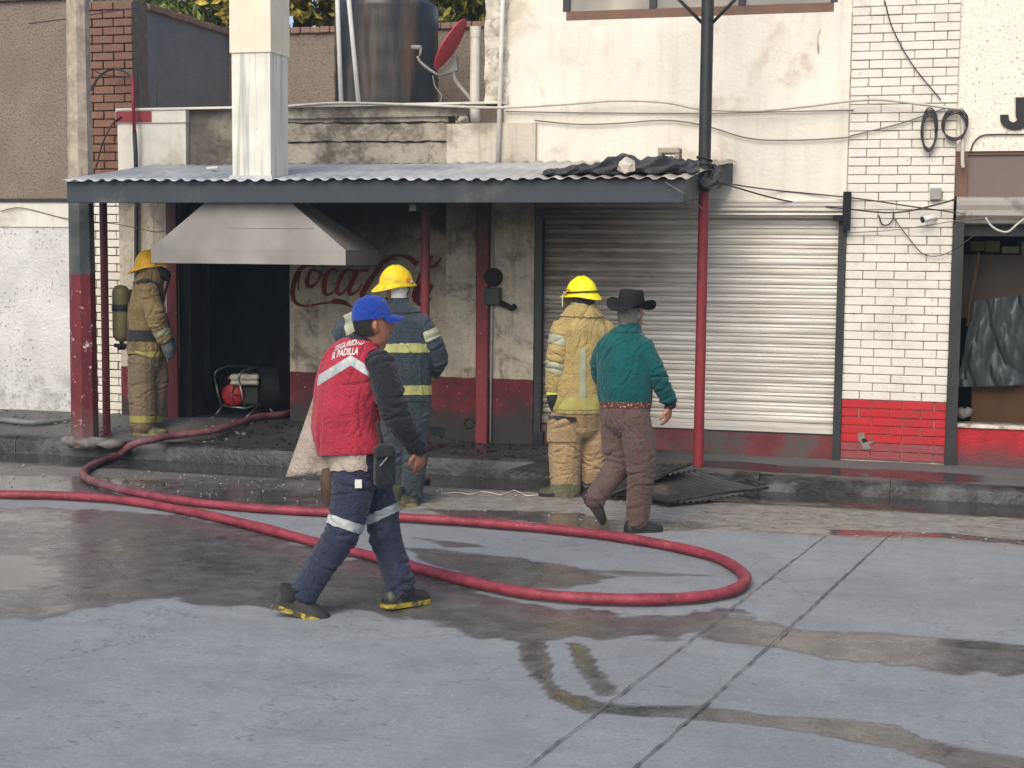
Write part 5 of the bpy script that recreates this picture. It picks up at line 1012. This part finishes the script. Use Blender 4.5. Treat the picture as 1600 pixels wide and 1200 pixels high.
# ---------------------------------------------------------------- man in the black hat
T = Fig('person', 'man in teal shirt, brown trousers and black cowboy hat walking away', (1000, 831))
T.torso('torso', [(976, 655, 0, .17, .13), (977, 632, 0, .178, .135), (976, 605, 0, .19, .15), (977, 570, 0, .205, .145), (978, 543, 0, .205, .125), (982, 524, 0, .13, .09), (985, 512, 0, .062, .06)], 62)
T.limb('neck', [(984, 518, 0, .056), (986, 500, .02, .055)])
T.head(986, 492, .02, 42)
T.limb('armR', [(1006, 543, -.08, .066), (1020, 572, -.09, .066), (1030, 598, -.07, .06), (1040, 616, -.03, .05), (1046, 630, .0, .044)])
T.limb('armL', [(948, 543, .09, .066), (938, 560, .16, .062), (937, 585, .24, .056), (950, 602, .34, .045)])
T.limb('legR', [(989, 650, -.05, .112), (998, 695, -.06, .108), (1001, 738, -.05, .092), (997, 785, -.03, .084), (995, 813, -.02, .074)])
T.limb('legL', [(965, 650, .05, .112), (965, 692, .07, .104), (966, 725, .06, .09), (946, 755, .0, .078), (928, 780, -.05, .072)])
T.hand(T.p(1047, 634, .0), T.p(1043, 660, .03)-T.p(1047, 634, .0), RH*.8-FH*.5, 'hand', .55, 1.0, -1)
T.make(dict(torso=.009, armR=.009, armL=.009, legR=.0085, legL=.009), m_skin, 4, 1)
mt_shirt = cloth('teal_shirt', S(12, 80, 82), .14); mt_trs = cloth('brown_trousers', S(92, 74, 70), .12)
T.piece('shirt', ['torso', 'armR', 'armL'], mt_shirt, .006, lambda X, Y, P: Y < 629+.0*X)
T.piece('trousers', ['torso', 'legR', 'legL'], mt_trs, .004, lambda X, Y, P: (Y > 624))
m_belt = (lambda n: n.done(n.mix(n.step(n.vor(60), .2, .35), S(190, 160, 130), S(92, 50, 44)), .5, 0, None, .4))(N('tooled_belt'))
T.piece('belt', ['torso'], m_belt, .008, lambda X, Y, P: (Y > 628) & (Y < 637))
T.piece('hair', ['head'], simple('grey_hair', S(112, 108, 105), .7, .3, 40, .5, 120), .009, lambda X, Y, P: ((P-T.hc)@T.hf < -.005) & ((P-T.hc)@T.hu > -.062)); T.face()
T.piece('collar', ['torso', 'neck'], mt_shirt, .012, lambda X, Y, P: (Y > 507) & (Y < 520))
b = MB(); q = T.p(976, 663, -.16); b.obox(q+FH*.012, RH*1+UPV*.15, UPV, (.022, .006, .010)); 
ht = thing  # hat
c = T.hc+T.hu*.052; f, u, sd_ = unit(T.hf*.6+RH*.0), T.hu, None; f = unit(hdir(50)); u = unit(UPV-f*.02+RH*.05); f = unit(f-u*(f@u)); sd_ = np.cross(u, f)
b = MB(); rings = []; nH = 44
for z_, a, b_, dn in ((0, .104, .088, 0), (.03, .103, .087, 0), (.07, .100, .084, 0), (.10, .096, .078, 0), (.118, .086, .066, .006), (.122, .06, .045, .02), (.112, .03, .02, .02)):
    rings.append([c+f*a*math.cos(q)+sd_*b_*math.sin(q)*(1-.18*max(0, math.cos(q))*(z_ > .05))+u*(z_+.012*abs(math.sin(q))-dn) for q in [2*math.pi*i/nH for i in range(nH)]])
b.loft(rings); m_hat = simple('black_felt', S(34, 33, 36), .85, .12, 12, .15, 150, spec=.2); ha = b.build('hat', m_hat, T.t, 50)
b = MB(); rings = []
for e, th in ((0, 0), (.33, 0), (.66, 0), (1., 0), (1.0, .007), (.66, .007), (.33, .007), (0, .007)):
    r = []
    for i in range(nH):
        q = 2*math.pi*i/nH; sx = math.sin(q); r.append(c+f*(.102+.085*e)*math.cos(q)+sd_*(.086+.088*e-.012*e*e)*sx+u*(.055*e*e*abs(sx)**2.2-.022*e*e*abs(math.cos(q))**2+th))
    rings.append(r)
b.loft(rings, False); b.build('brim', m_hat, ha, 60)
T.shoe(G(980, 832), G(1034, 829), UPV, m_leather, m_sole, .05, .075)
h0 = T.p(909, 776, -.05); t0 = T.p(940, 820, -.03); T.shoe(h0, t0, unit(RH+.55*UPV), m_leather, m_sole, .047, .08)
# ---------------------------------------------------------------- man in the red vest
Bm = Fig('person', 'man in blue cap, red vest and navy trousers striding along the road', (555, 957))
Bm.torso('torso', [(562, 742, 0, .15, .112), (556, 715, 0, .155, .125), (543, 665, 0, .165, .138), (544, 615, 0, .176, .138), (551, 575, 0, .18, .122), (562, 550, 0, .12, .1), (570, 534, 0, .066, .066)], 48)
Bm.limb('neck', [(570, 538, 0, .064), (578, 518, .0, .058)])
Bm.head(583, 507, 0, 22, -.12)
Bm.limb('armR', [(592, 566, -.1, .072), (606, 610, -.13, .07), (620, 652, -.12, .064), (638, 680, -.06, .054), (652, 698, .0, .047)])
Bm.limb('armL', [(526, 560, .1, .066), (512, 600, .18, .06), (510, 640, .26, .055), (545, 660, .36, .045)])
Bm.limb('legR', [(554, 740, -.06, .11), (549, 785, -.09, .102), (536, 833, -.1, .088), (504, 880, -.09, .08), (474, 928, -.08, .076)])
Bm.limb('legL', [(577, 740, .06, .105), (590, 785, .1, .096), (600, 828, .12, .082), (612, 872, .12, .076), (624, 915, .1, .074)])
Bm.hand(Bm.p(654, 701, .0), Bm.p(657, 735, .03)-Bm.p(654, 701, .0), RH*.75-FH*.6, 'hand', .6, 1.0, -1)
Bm.make(dict(torso=.009, armR=.009, armL=.009, legR=.011, legL=.011), m_skin_dark, 4, 2)
mb_black = cloth('black_jacket', S(36, 38, 44), .15); mb_navy = cloth('navy_work_trousers', S(44, 49, 68), .16, S(88, 90, 102), dth=(.52, .75)); mb_vest = cloth('red_vest', S(160, 46, 64), .12, spec=.2); mb_coat = cloth('beige_coat_lining', S(160, 149, 138), .12)
Bm.piece('trousers', ['torso', 'legR', 'legL'], mb_navy, .004, lambda X, Y, P: Y > 700)
Bm.piece('jacket', ['torso', 'armR', 'armL', 'neck'], mb_black, .007, lambda X, Y, P: (Y < 722) & (Y > 528))
Bm.piece('jacket_collar', ['neck', 'torso'], mb_black, .018, lambda X, Y, P: (Y > 522) & (Y < 545))
Bm.piece('coat_lining', ['torso', 'legR', 'legL'], mb_coat, .014, lambda X, Y, P: (Y > 700) & (Y < 737) & (X < 572))
bf = hdir(48)
def vflare(V):
    X, Y = Bm.pxa(V); k = np.clip((Y-600)/110, 0, 1)**1.5; return V-RH*(k*.035*np.clip((560-X)/60, 0, 1.2))[:, None]+UPV*0
vest = Bm.piece('vest', ['torso'], mb_vest, .018, lambda X, Y, P: (Y < 712-(X-480)*.03) & (Y > 533+.0*X) & (X < 602-(np.abs(Y-600)<45)*12), flare=vflare, thick=.004)
Vv, Fv = Bm.last; bvh = BVHTree.FromPolygons([Vector(v) for v in Vv], [tuple(map(int, f_)) for f_ in Fv])
def onvest(x_, y_, off):
    d = unit(ray(x_, y_)); h_ = bvh.ray_cast(Vector(CAM), Vector(d)); return (np.array(h_[0])-d*off) if h_[0] is not None else None
def vestband(name, cols, mat, off):      # strip between two picture lines, laid on the vest
    rows = []
    for (x_, y0_, y1_) in cols:
        r = [onvest(x_, y0_+(y1_-y0_)*k/4, off) for k in range(5)]
        if all(q is not None for q in r): rows.append(r)
    b = MB(); b.grid(rows); o = b.build(name, mat, Bm.t, True); o.parent = vest; place(o, WL[o.name], vest); return o
cols = []
for x_ in np.arange(490, 600, 2.):
    yc = 563+(548-x_)*.62 if x_ < 548 else 563+(x_-548)*.62
    cols.append((x_, yc-8, yc+8))
vestband('reflective_band', cols, m_silver, .006)
def vtext(txt, p0, p1, hgt, slant):
    V, F = text_mesh(txt, 1., 0, 1., .02); V[:, 0] -= V[:, 0].min(); V[:, 0] /= V[:, 0].max(); V[:, 1] /= V[:, 1].max(); out = []
    for v in V:
        x_ = p0[0]+(p1[0]-p0[0])*v[0]+slant*v[1]; y_ = p0[1]+(p1[1]-p0[1])*v[0]-hgt*v[1]-3.*math.sin(math.pi*v[0]); q = onvest(x_, y_, .007); out.append(q)
    F = [f_ for f_ in F if all(out[i] is not None for i in f_)]; out = [q if q is not None else np.zeros(3) for q in out]
    used = sorted({i for f_ in F for i in f_}); mp = {o_: i for i, o_ in enumerate(used)}
    if F: b = MB(); b.add([out[i] for i in used], [tuple(mp[i] for i in f_) for f_ in F]); o = b.build('vest_lettering', m_pvc, vest, fix=False)
vtext('R PADILLA', (518, 562), (559, 554), 11, 2.5); vtext('SEGURIDAD', (522, 549), (568, 538), 8.5, 2.5)
def bandpred(x0, y0, x1, y1, hw): 
    L2 = math.hypot(x1-x0, y1-y0); return lambda X, Y, P: np.abs(((X-x0)*(y1-y0)-(Y-y0)*(x1-x0))/L2) < hw
Bm.piece('knee_band', ['legR'], m_silver, .009, bandpred(512, 810, 570, 829, 7.5)); Bm.piece('knee_band', ['legL'], m_silver, .009, bandpred(576, 812, 611, 796, 7))
Bm.piece('hair', ['head'], simple('black_hair', S(30, 26, 26), .6, .2, 40, .4, 120), .008, lambda X, Y, P: ((((P-Bm.hc)@Bm.hf < -.012) & ((P-Bm.hc)@Bm.hu > -.05)) & ((np.abs((P-Bm.hc)@Bm.hs) < .073) | ((P-Bm.hc)@Bm.hf < -.035))) | ((P-Bm.hc)@Bm.hu > .06)); Bm.face()
# cap
c = Bm.hc+Bm.hu*.035-Bm.hf*.004; f, u, sd_ = Bm.hf, unit(Bm.hu), Bm.hs; m_cap_b = cloth('blue_cap', S(30, 62, 152), .14)
b = MB(); rings = []
for j in range(11):
    v = j/10*math.pi/2; e = math.cos(v)**.75 if j < 10 else .002; sm_ = lambda q: 1-.022*max(0, 1-abs(((q*3/math.pi+.5) % 1)-.5)*14); rings.append([c+f*.106*math.cos(q)*e*sm_(q)+sd_*.092*math.sin(q)*e*sm_(q)+u*(.118*math.sin(v)**1.0) for q in [2*math.pi*i/84 for i in range(84)]])
b.loft(rings); cap = b.build('cap', m_cap_b, Bm.t, 60); b = MB(); rows = []
for th in (0, .008):
    pass
b = MB(); rings = []
for e, th in ((0, 0), (.5, 0), (1, 0), (1, .008), (.5, .008), (0, .008)):
    rings.append([c+f*(.1*math.cos(q)+.075*e*math.cos(q)**.6)+sd_*.088*math.sin(q)*(1-.1*e)+u*(th+.004-.03*e-.012*e*math.sin(q)**2) for q in np.linspace(-1.25, 1.25, 20)])
V = [p_ for r in rings for p_ in r]; b.add(V, [(i*20+k, i*20+k+1, ((i+1) % 6)*20+k+1, ((i+1) % 6)*20+k) for i in range(6) for k in range(19)]); b.build('peak', m_cap_b, cap, 50)
b = MB(); b.lathe(c+u*.117, [(.01, 0), (.008, .006), (.001, .008)], 12); b.build('cap_button', m_cap_b, cap, True)
# coat tail hanging at his back
b = MB(); rows = []
for j in range(17):
    v = j/16; r = []
    for i in range(13):
        uq = i/12; xa_ = 497+(446-497)*v; xb_ = 545+(512-545)*v; y_ = 600+(745-600)*v+(-3*uq*v); r.append(Bm.p(xa_+(xb_-xa_)*uq, y_, .06+.02*math.sin(6*uq+3*v)+.10*(1-uq)*v-.02*uq))
    rows.append(r)
b.grid(rows); o = b.build('coat_tail', mb_coat, Bm.t, True); md = o.modifiers.new('s', 'SOLIDIFY'); md.thickness = .006
c = Bm.p(601, 728, -.16); b = MB(); b.obox(c, RH*1+FH*.5, UPV+RH*.1, (.055, .115, .04), .022); bag = b.build('hip_bag', mb_black, Bm.t, 40)
b = MB(); b.obox(c+np.array([0, 0, .07])-FH*.045, RH*1+FH*.5, UPV, (.05, .02, .012), .006); b.build('bag_flap', m_leather, bag)
b = MB(); b.obox(c+np.array([.0, 0, .03])-FH*.05, RH+UPV*1.2, UPV, (.03, .004, .005)); b.build('zip', m_steel, bag)
b = MB(); b.tube(bz([Bm.p(597, 690, -.17), Bm.p(590, 660, -.15), Bm.p(597, 700, -.1)], 5), .008, 6); b.build('bag_strap', mb_black, bag, True)
b = MB(); b.obox(Bm.p(560, 756, -.19), RH, UPV+RH*.1, (.018, .022, .004)); b.build('card_tag', m_pvc, Bm.t)
c = Bm.p(513, 762, -.02); b = MB(); b.loft([[c+RH*.04*math.cos(q)*k+FH*.03*math.sin(q)*k+UPV*z_ for q in [i*math.pi/6 for i in range(12)]] for z_, k in ((-.1, .5), (-.06, 1), (.05, 1.05), (.1, .8))]); b.build('leather_pouch', simple('brown_leather', S(78, 62, 50), .6, .2), Bm.t, 50)
Bm.shoe(Bm.p(428, 948, -.1), Bm.p(512, 974, -.1), unit(UPV+RH*.3), m_bootblk, m_sole_y, .052, .095, 'boot', .07)
Bm.shoe(Bm.p(604, 950, .05)*1., G(668, 940), UPV, m_bootblk, m_sole_y, .052, .095, 'boot', .06)
# ---------------------------------------------------------------- firefighter in navy turnout coat
D = Fig('person', 'firefighter in navy turnout coat with lime stripes and yellow helmet by the lettered wall', (628, 787), .007)
D.torso('torso', [(632, 650, 0, .19, .15), (632, 624, 0, .2, .16), (632, 590, 0, .195, .155), (630, 550, 0, .215, .16), (627, 512, 0, .215, .14), (623, 492, 0, .14, .11), (620, 476, 0, .075, .075)], 92)
D.limb('neck', [(620, 480, 0, .07), (620, 455, 0, .07)]); D.head(619, 450, 0, 40, 0., .88)
D.limb('armR', [(656, 508, 0, .082), (672, 535, .0, .08), (682, 562, .05, .072), (668, 585, .16, .062), (652, 592, .28, .05)])
D.limb('armL', [(598, 508, 0, .08), (565, 516, .06, .076), (535, 522, .12, .07), (540, 508, .28, .058), (565, 495, .36, .05)])
D.limb('legR', [(646, 650, 0, .125), (646, 700, 0, .11), (643, 740, 0, .1), (640, 770, 0, .098)]); D.limb('legL', [(618, 650, 0, .125), (616, 700, 0, .11), (616, 740, 0, .1), (617, 770, 0, .098)])
D.limb('gloveR', [(651, 592, .3, .045), (646, 594, .38, .05)]); D.limb('gloveL', [(568, 494, .38, .045), (578, 490, .44, .05)])
D.make(dict(torso=.01, armR=.011, armL=.008, legR=.008, legL=.008), m_skin_dark, 3, 3)
md_navy = cloth('navy_turnout', S(52, 62, 70), .16, S(84, 90, 90), dth=(.55, .75))
md_green = cloth('navy_turnout_trousers', S(54, 64, 70), .16, S(90, 92, 86)); m_glove = simple('black_glove', S(40, 42, 44), .8, .15)
D.piece('trousers', ['torso', 'legR', 'legL'], md_green, .004, lambda X, Y, P: Y > 618); D.piece('coat', ['torso', 'armR', 'armL'], md_navy, .01, lambda X, Y, P: (Y < 627))
D.piece('coat_collar', ['torso', 'neck'], md_navy, .02, lambda X, Y, P: (Y > 465) & (Y < 490)); D.piece('neck_flap', ['neck', 'head'], m_pvc, .008, lambda X, Y, P: (Y > 448) & (Y < 470) & (X > 612))
D.piece('coat_stripe', ['torso'], m_lime, .014, lambda X, Y, P: (Y > 537) & (Y < 551)); D.piece('hem_stripe', ['torso'], m_lime, .014, lambda X, Y, P: (Y > 602) & (Y < 617))
D.piece('sleeve_stripe', ['armR'], m_paleb, .014, bandpred(645, 535, 686, 518, 8)); D.piece('sleeve_stripe', ['armL'], m_paleb, .014, bandpred(545, 495, 552, 540, 8)); D.piece('cuff_stripe', ['armR'], m_limegrey, .013, bandpred(655, 570, 672, 590, 5))
[D.piece('glove', [q], m_glove, .004) for q in ('gloveR', 'gloveL')]; D.face(); D.helmet(D.p(619, 444, 0), 30, -.04, m_helmet, .9)
D.shoe(G(606, 793), G(652, 789), UPV, m_boot_y, m_sole_d, .056, .085, 'boot', .1); D.shoe(G(638, 781), G(650, 771), UPV, m_boot_y, m_sole_d, .056, .085, 'boot', .1)
# ---------------------------------------------------------------- firefighter in tan turnout coat, back turned
m_cuffd = cloth('sooty_cuff', S(104, 104, 82), .2, S(66, 68, 60))
Y_ = Fig('person', 'firefighter in tan turnout gear and bright yellow helmet, back turned, facing the shutter', (890, 774), .007)
Y_.torso('torso', [(908, 662, 0, .2, .155), (907, 640, 0, .228, .185), (906, 600, 0, .22, .175), (908, 550, 0, .215, .165), (909, 515, 0, .22, .15), (911, 494, 0, .145, .115), (912, 480, 0, .082, .082)], 112)
Y_.limb('neck', [(912, 484, 0, .08), (911, 462, 0, .085)]); Y_.head(910, 462, 0, 140, 0., .86)
Y_.limb('armL', [(880, 516, -.05, .09), (874, 550, -.07, .088), (869, 582, -.08, .076), (866, 606, -.08, .062)]); Y_.limb('armR', [(940, 516, .06, .086), (955, 555, .1, .08), (958, 590, .18, .07), (950, 612, .28, .055)])
Y_.limb('legL', [(886, 655, -.03, .138), (884, 700, -.03, .13), (882, 738, -.02, .12), (884, 768, -.02, .112)]); Y_.limb('legR', [(926, 655, .05, .13), (928, 700, .06, .125), (926, 738, .08, .116), (920, 764, .1, .1)])
Y_.limb('gloveL', [(866, 606, -.08, .05), (865, 622, -.08, .054), (867, 636, -.06, .04)]); Y_.limb('gloveR', [(949, 614, .3, .05), (946, 628, .36, .048)])
Y_.make(dict(torso=.008, armR=.009, armL=.009, legR=.009, legL=.009), m_skin_dark, 3, 4)
my_tan = cloth('tan_turnout', S(168, 148, 98), .16, S(112, 96, 66), dth=(.52, .78)); my_trs = cloth('tan_turnout_trousers', S(160, 136, 104), .14, S(104, 86, 66), dth=(.52, .78)); m_hood = cloth('black_hood', S(48, 50, 54), .1)
Y_.piece('trousers', ['torso', 'legR', 'legL'], my_trs, .004, lambda X, Y, P: Y > 636); Y_.piece('coat', ['torso', 'armR', 'armL'], my_tan, .012, lambda X, Y, P: (Y < 646))
Y_.piece('coat_collar', ['torso', 'neck'], my_tan, .026, lambda X, Y, P: (Y > 478+.0*X) & (Y < 497)); Y_.piece('hood', ['neck', 'head'], m_hood, .012, lambda X, Y, P: Y > 440)
Y_.piece('hem_stripe', ['torso'], m_limegrey, .018, lambda X, Y, P: (Y > 622) & (Y < 640)); Y_.piece('back_stripe', ['torso'], m_paleb, .017, lambda X, Y, P: (X > 905) & (X < 914) & (Y > 545) & (Y < 622) & ((P-Y_.B)@FH < .05))
Y_.piece('sleeve_stripe', ['armL'], m_paleb, .018, bandpred(862, 530, 905, 538, 7)); Y_.piece('cuff_stripe', ['armL'], m_paleb, .017, bandpred(860, 573, 890, 584, 7))
[Y_.piece('glove', [q], m_glove, .004) for q in ('gloveR', 'gloveL')]; Y_.piece('glove_band', ['gloveL'], simple('lime_glove_band', S(196, 212, 90), .6, .1), .010, lambda X, Y, P: (Y > 607) & (Y < 617) & (X < 900))
Y_.piece('cuff', ['legL', 'legR'], m_cuffd, .010, lambda X, Y, P: Y > 756)
Y_.piece('cargo_pocket', ['legL'], my_trs, .022, lambda X, Y, P: (X < 902) & (X > 850) & (Y > 656) & (Y < 690)); Y_.piece('pocket_opening_shade', ['legL', 'torso'], m_hood, .02, lambda X, Y, P: (X < 900) & (Y > 650) & (Y < 657))  # black strip paints the dark of the pocket's opening
Y_.face(); hm = Y_.helmet(Y_.p(909, 460, 0), 140, .06, m_helmet_b, .9, 0, .03, .05, True)
b = MB(); rows = []
for j in range(6): rows.append([Y_.hT(.15*math.cos(q)+.035*math.cos(q)*(1+j*.05), .155*math.sin(q), .005-.022*j) for q in np.linspace(-.9, .9, 14)])
b.grid(rows); o = b.build('face_shield', simple('smoky_shield', S(206, 204, 176), .2, .05), hm, True); md = o.modifiers.new('s', 'SOLIDIFY'); md.thickness = .003
Y_.shoe(G(893, 776), G(842, 774), UPV, m_boot_y, m_sole, .058, .085, 'boot'); Y_.shoe(G(930, 768), G(898, 764), UPV, m_boot_y, m_sole, .056, .085, 'boot')
# ---------------------------------------------------------------- firefighter with air tank by the doorway
zf = float(zs(np.array(G(232, 678, .19)[0]), np.array(G(232, 678, .19)[1])))
A_ = Fig('person', 'firefighter with breathing tank on his back standing in profile by the doorway', (232, 678, zf), .007)
A_.torso('torso', [(230, 565, 0, .17, .14), (228, 545, 0, .19, .155), (227, 515, 0, .185, .15), (228, 482, 0, .205, .155), (231, 455, 0, .2, .135), (235, 438, 0, .13, .11), (238, 428, 0, .08, .08)], 8)
A_.limb('neck', [(238, 432, 0, .08), (238, 415, 0, .085)]); A_.head(238, 424, 0, 2, 0., .9)
A_.limb('armR', [(233, 457, -.17, .082), (240, 480, -.2, .08), (246, 505, -.2, .072), (256, 528, -.15, .062)]); A_.limb('armL', [(236, 457, .17, .08), (245, 490, .2, .074), (252, 508, .2, .068), (262, 530, .2, .058)])
A_.limb('legR', [(222, 565, -.08, .13), (222, 605, -.08, .125), (223, 640, -.08, .12), (222, 664, -.08, .11)]); A_.limb('legL', [(238, 565, .08, .13), (243, 600, .08, .118), (240, 635, .08, .108), (234, 660, .08, .1)])
A_.limb('gloveR', [(258, 532, -.14, .05), (263, 545, -.12, .056), (265, 555, -.1, .04)]); A_.limb('gloveL', [(264, 533, .2, .05), (268, 546, .2, .05)])
A_.make(dict(torso=.008, armR=.009, armL=.009, legR=.009, legL=.009), m_skin_dark, 3, 5)
ma_tan = cloth('sooty_tan_turnout', S(130, 112, 80), .2, S(70, 62, 50), dth=(.5, .74)); ma_trs = cloth('sooty_tan_trousers', S(118, 104, 84), .16, S(70, 66, 58), dth=(.5, .74)); m_hood_t = cloth('tan_hood', S(128, 116, 96), .14)
A_.piece('trousers', ['torso', 'legR', 'legL'], ma_trs, .004, lambda X, Y, P: Y > 555); A_.piece('coat', ['torso', 'armR', 'armL'], ma_tan, .012, lambda X, Y, P: (Y < 562))
A_.piece('coat_collar', ['torso', 'neck'], ma_tan, .024, lambda X, Y, P: (Y > 426) & (Y < 444)); A_.piece('hood', ['neck', 'head'], m_hood_t, .012, lambda X, Y, P: (Y > 402) & (((P-A_.hc)@A_.hf < .06)))
A_.piece('waist_belt', ['torso'], m_hood, .022, lambda X, Y, P: (Y > 515) & (Y < 533)); A_.piece('hem_stripe', ['torso'], m_limegrey, .017, lambda X, Y, P: (Y > 549) & (Y < 558)); A_.piece('cuff_stripe', ['armR'], m_paleb, .017, bandpred(240, 524, 262, 516, 5))
A_.piece('trouser_stripe', ['legR', 'legL'], m_limegrey, .010, lambda X, Y, P: (Y > 650) & (Y < 660)); m_gg = simple('grey_glove', S(92, 98, 100), .8, .15); [A_.piece('glove', [q], m_gg, .004) for q in ('gloveR', 'gloveL')]
b = MB(); b.tube(bz([A_.p(214, 442, -.12), A_.p(228, 438, -.17), A_.p(243, 446, -.16), A_.p(250, 470, -.14), A_.p(250, 500, -.12)], 5), .02, 8); b.build('harness_strap', m_hood, A_.t, True)
b = MB(); b.tube(bz([A_.p(214, 442, .12), A_.p(230, 438, .15), A_.p(246, 448, .14), A_.p(252, 475, .1)], 5), .02, 8); b.build('harness_strap', m_hood, A_.t, True)
b = MB(); b.obox(A_.p(209, 485, 0), UPV, RH, (.2, .015, .13), .01); b.build('back_plate', m_black, A_.t)
tp0 = A_.p(190, 534, 0); tp1 = A_.p(190, 445, 0); Lt = tp1[2]-tp0[2]; m_tank_y = simple('olive_air_tank', S(116, 112, 74), .45, .15, 8, .1, dirt=S(70, 68, 58), dscale=5)
b = MB(); b.lathe(tp0, [(.02, 0), (.055, .012), (.078, .05), (.082, .09), (.082, Lt-.09), (.078, Lt-.05), (.055, Lt-.012), (.01, Lt)], 24); at_ = b.build('air_tank', m_tank_y, A_.t, 50)
b = MB(); b.lathe(tp0+UPV*Lt*.54, [(.085, 0), (.087, .004), (.087, .06), (.085, .064)], 24); b.build('tank_band', m_black, at_, 40)
b = MB(); b.lathe(tp0-UPV*.06, [(.02, 0), (.02, .065)], 12); b.tube([tp0-UPV*.035-RH*.07, tp0-UPV*.035+RH*.06], .018, 10); b.tube([tp0-UPV*.055-RH*.02-FH*.04, tp0-UPV*.055+RH*.02+FH*.02], .022, 10); b.build('tank_valve', m_black, at_, 40)
b = MB(); c = A_.hc+A_.hf*.10-A_.hu*.03; b.lathe(c, [(.072, -.035), (.07, 0), (.055, .03), (.045, .055), (.03, .065)], 18, axis=A_.hf-A_.hu*.25); mk = b.build('breathing_mask', m_black, A_.t, 40)
b = MB(); b.tube([A_.hc+A_.hf*.13-A_.hu*.045, A_.hc+A_.hf*.165-A_.hu*.055], [.036, .03], 14); b.build('regulator', m_black, mk, 40)
b = MB(); b.tube(bz([A_.hc+A_.hf*.15-A_.hu*.07, A_.p(256, 465, -.08), A_.p(252, 500, -.1), A_.p(240, 520, -.16)], 6), .014, 8); b.build('air_line', m_black, mk, True)
A_.face(); A_.helmet(A_.p(234, 415, 0), 2, -.14, m_helmet_c, .93, 0, .075, .03)
A_.shoe(G(210, 680, zf), G(262, 680, zf), UPV, m_boot_y, m_sole_d, .056, .085, 'boot', .08); A_.shoe(G(222, 668, zf), G(264, 668, zf), UPV, m_boot_y, m_sole_d, .056, .085, 'boot', .08)
# ================================================================== thin smoke haze over the street
b = MB(); b.box((-40, -12, -1.2), (30, 30, 8.5)); hz = b.build('haze', None); hz.data.materials.clear()
mh = bpy.data.materials.new('smoke_haze'); mh.use_nodes = True; t_ = mh.node_tree; t_.nodes.remove(t_.nodes['Principled BSDF']); pv = t_.nodes.new('ShaderNodeVolumePrincipled'); pv.inputs['Color'].default_value = (.72, .86, 1., 1); pv.inputs['Density'].default_value = .0016; pv.inputs['Anisotropy'].default_value = .1
t_.links.new(pv.outputs[0], t_.nodes['Material Output'].inputs['Volume']); hz.data.materials.append(mh); tag(hz, 'thin bluish smoke haze hanging over the street', 'haze', kind='stuff')
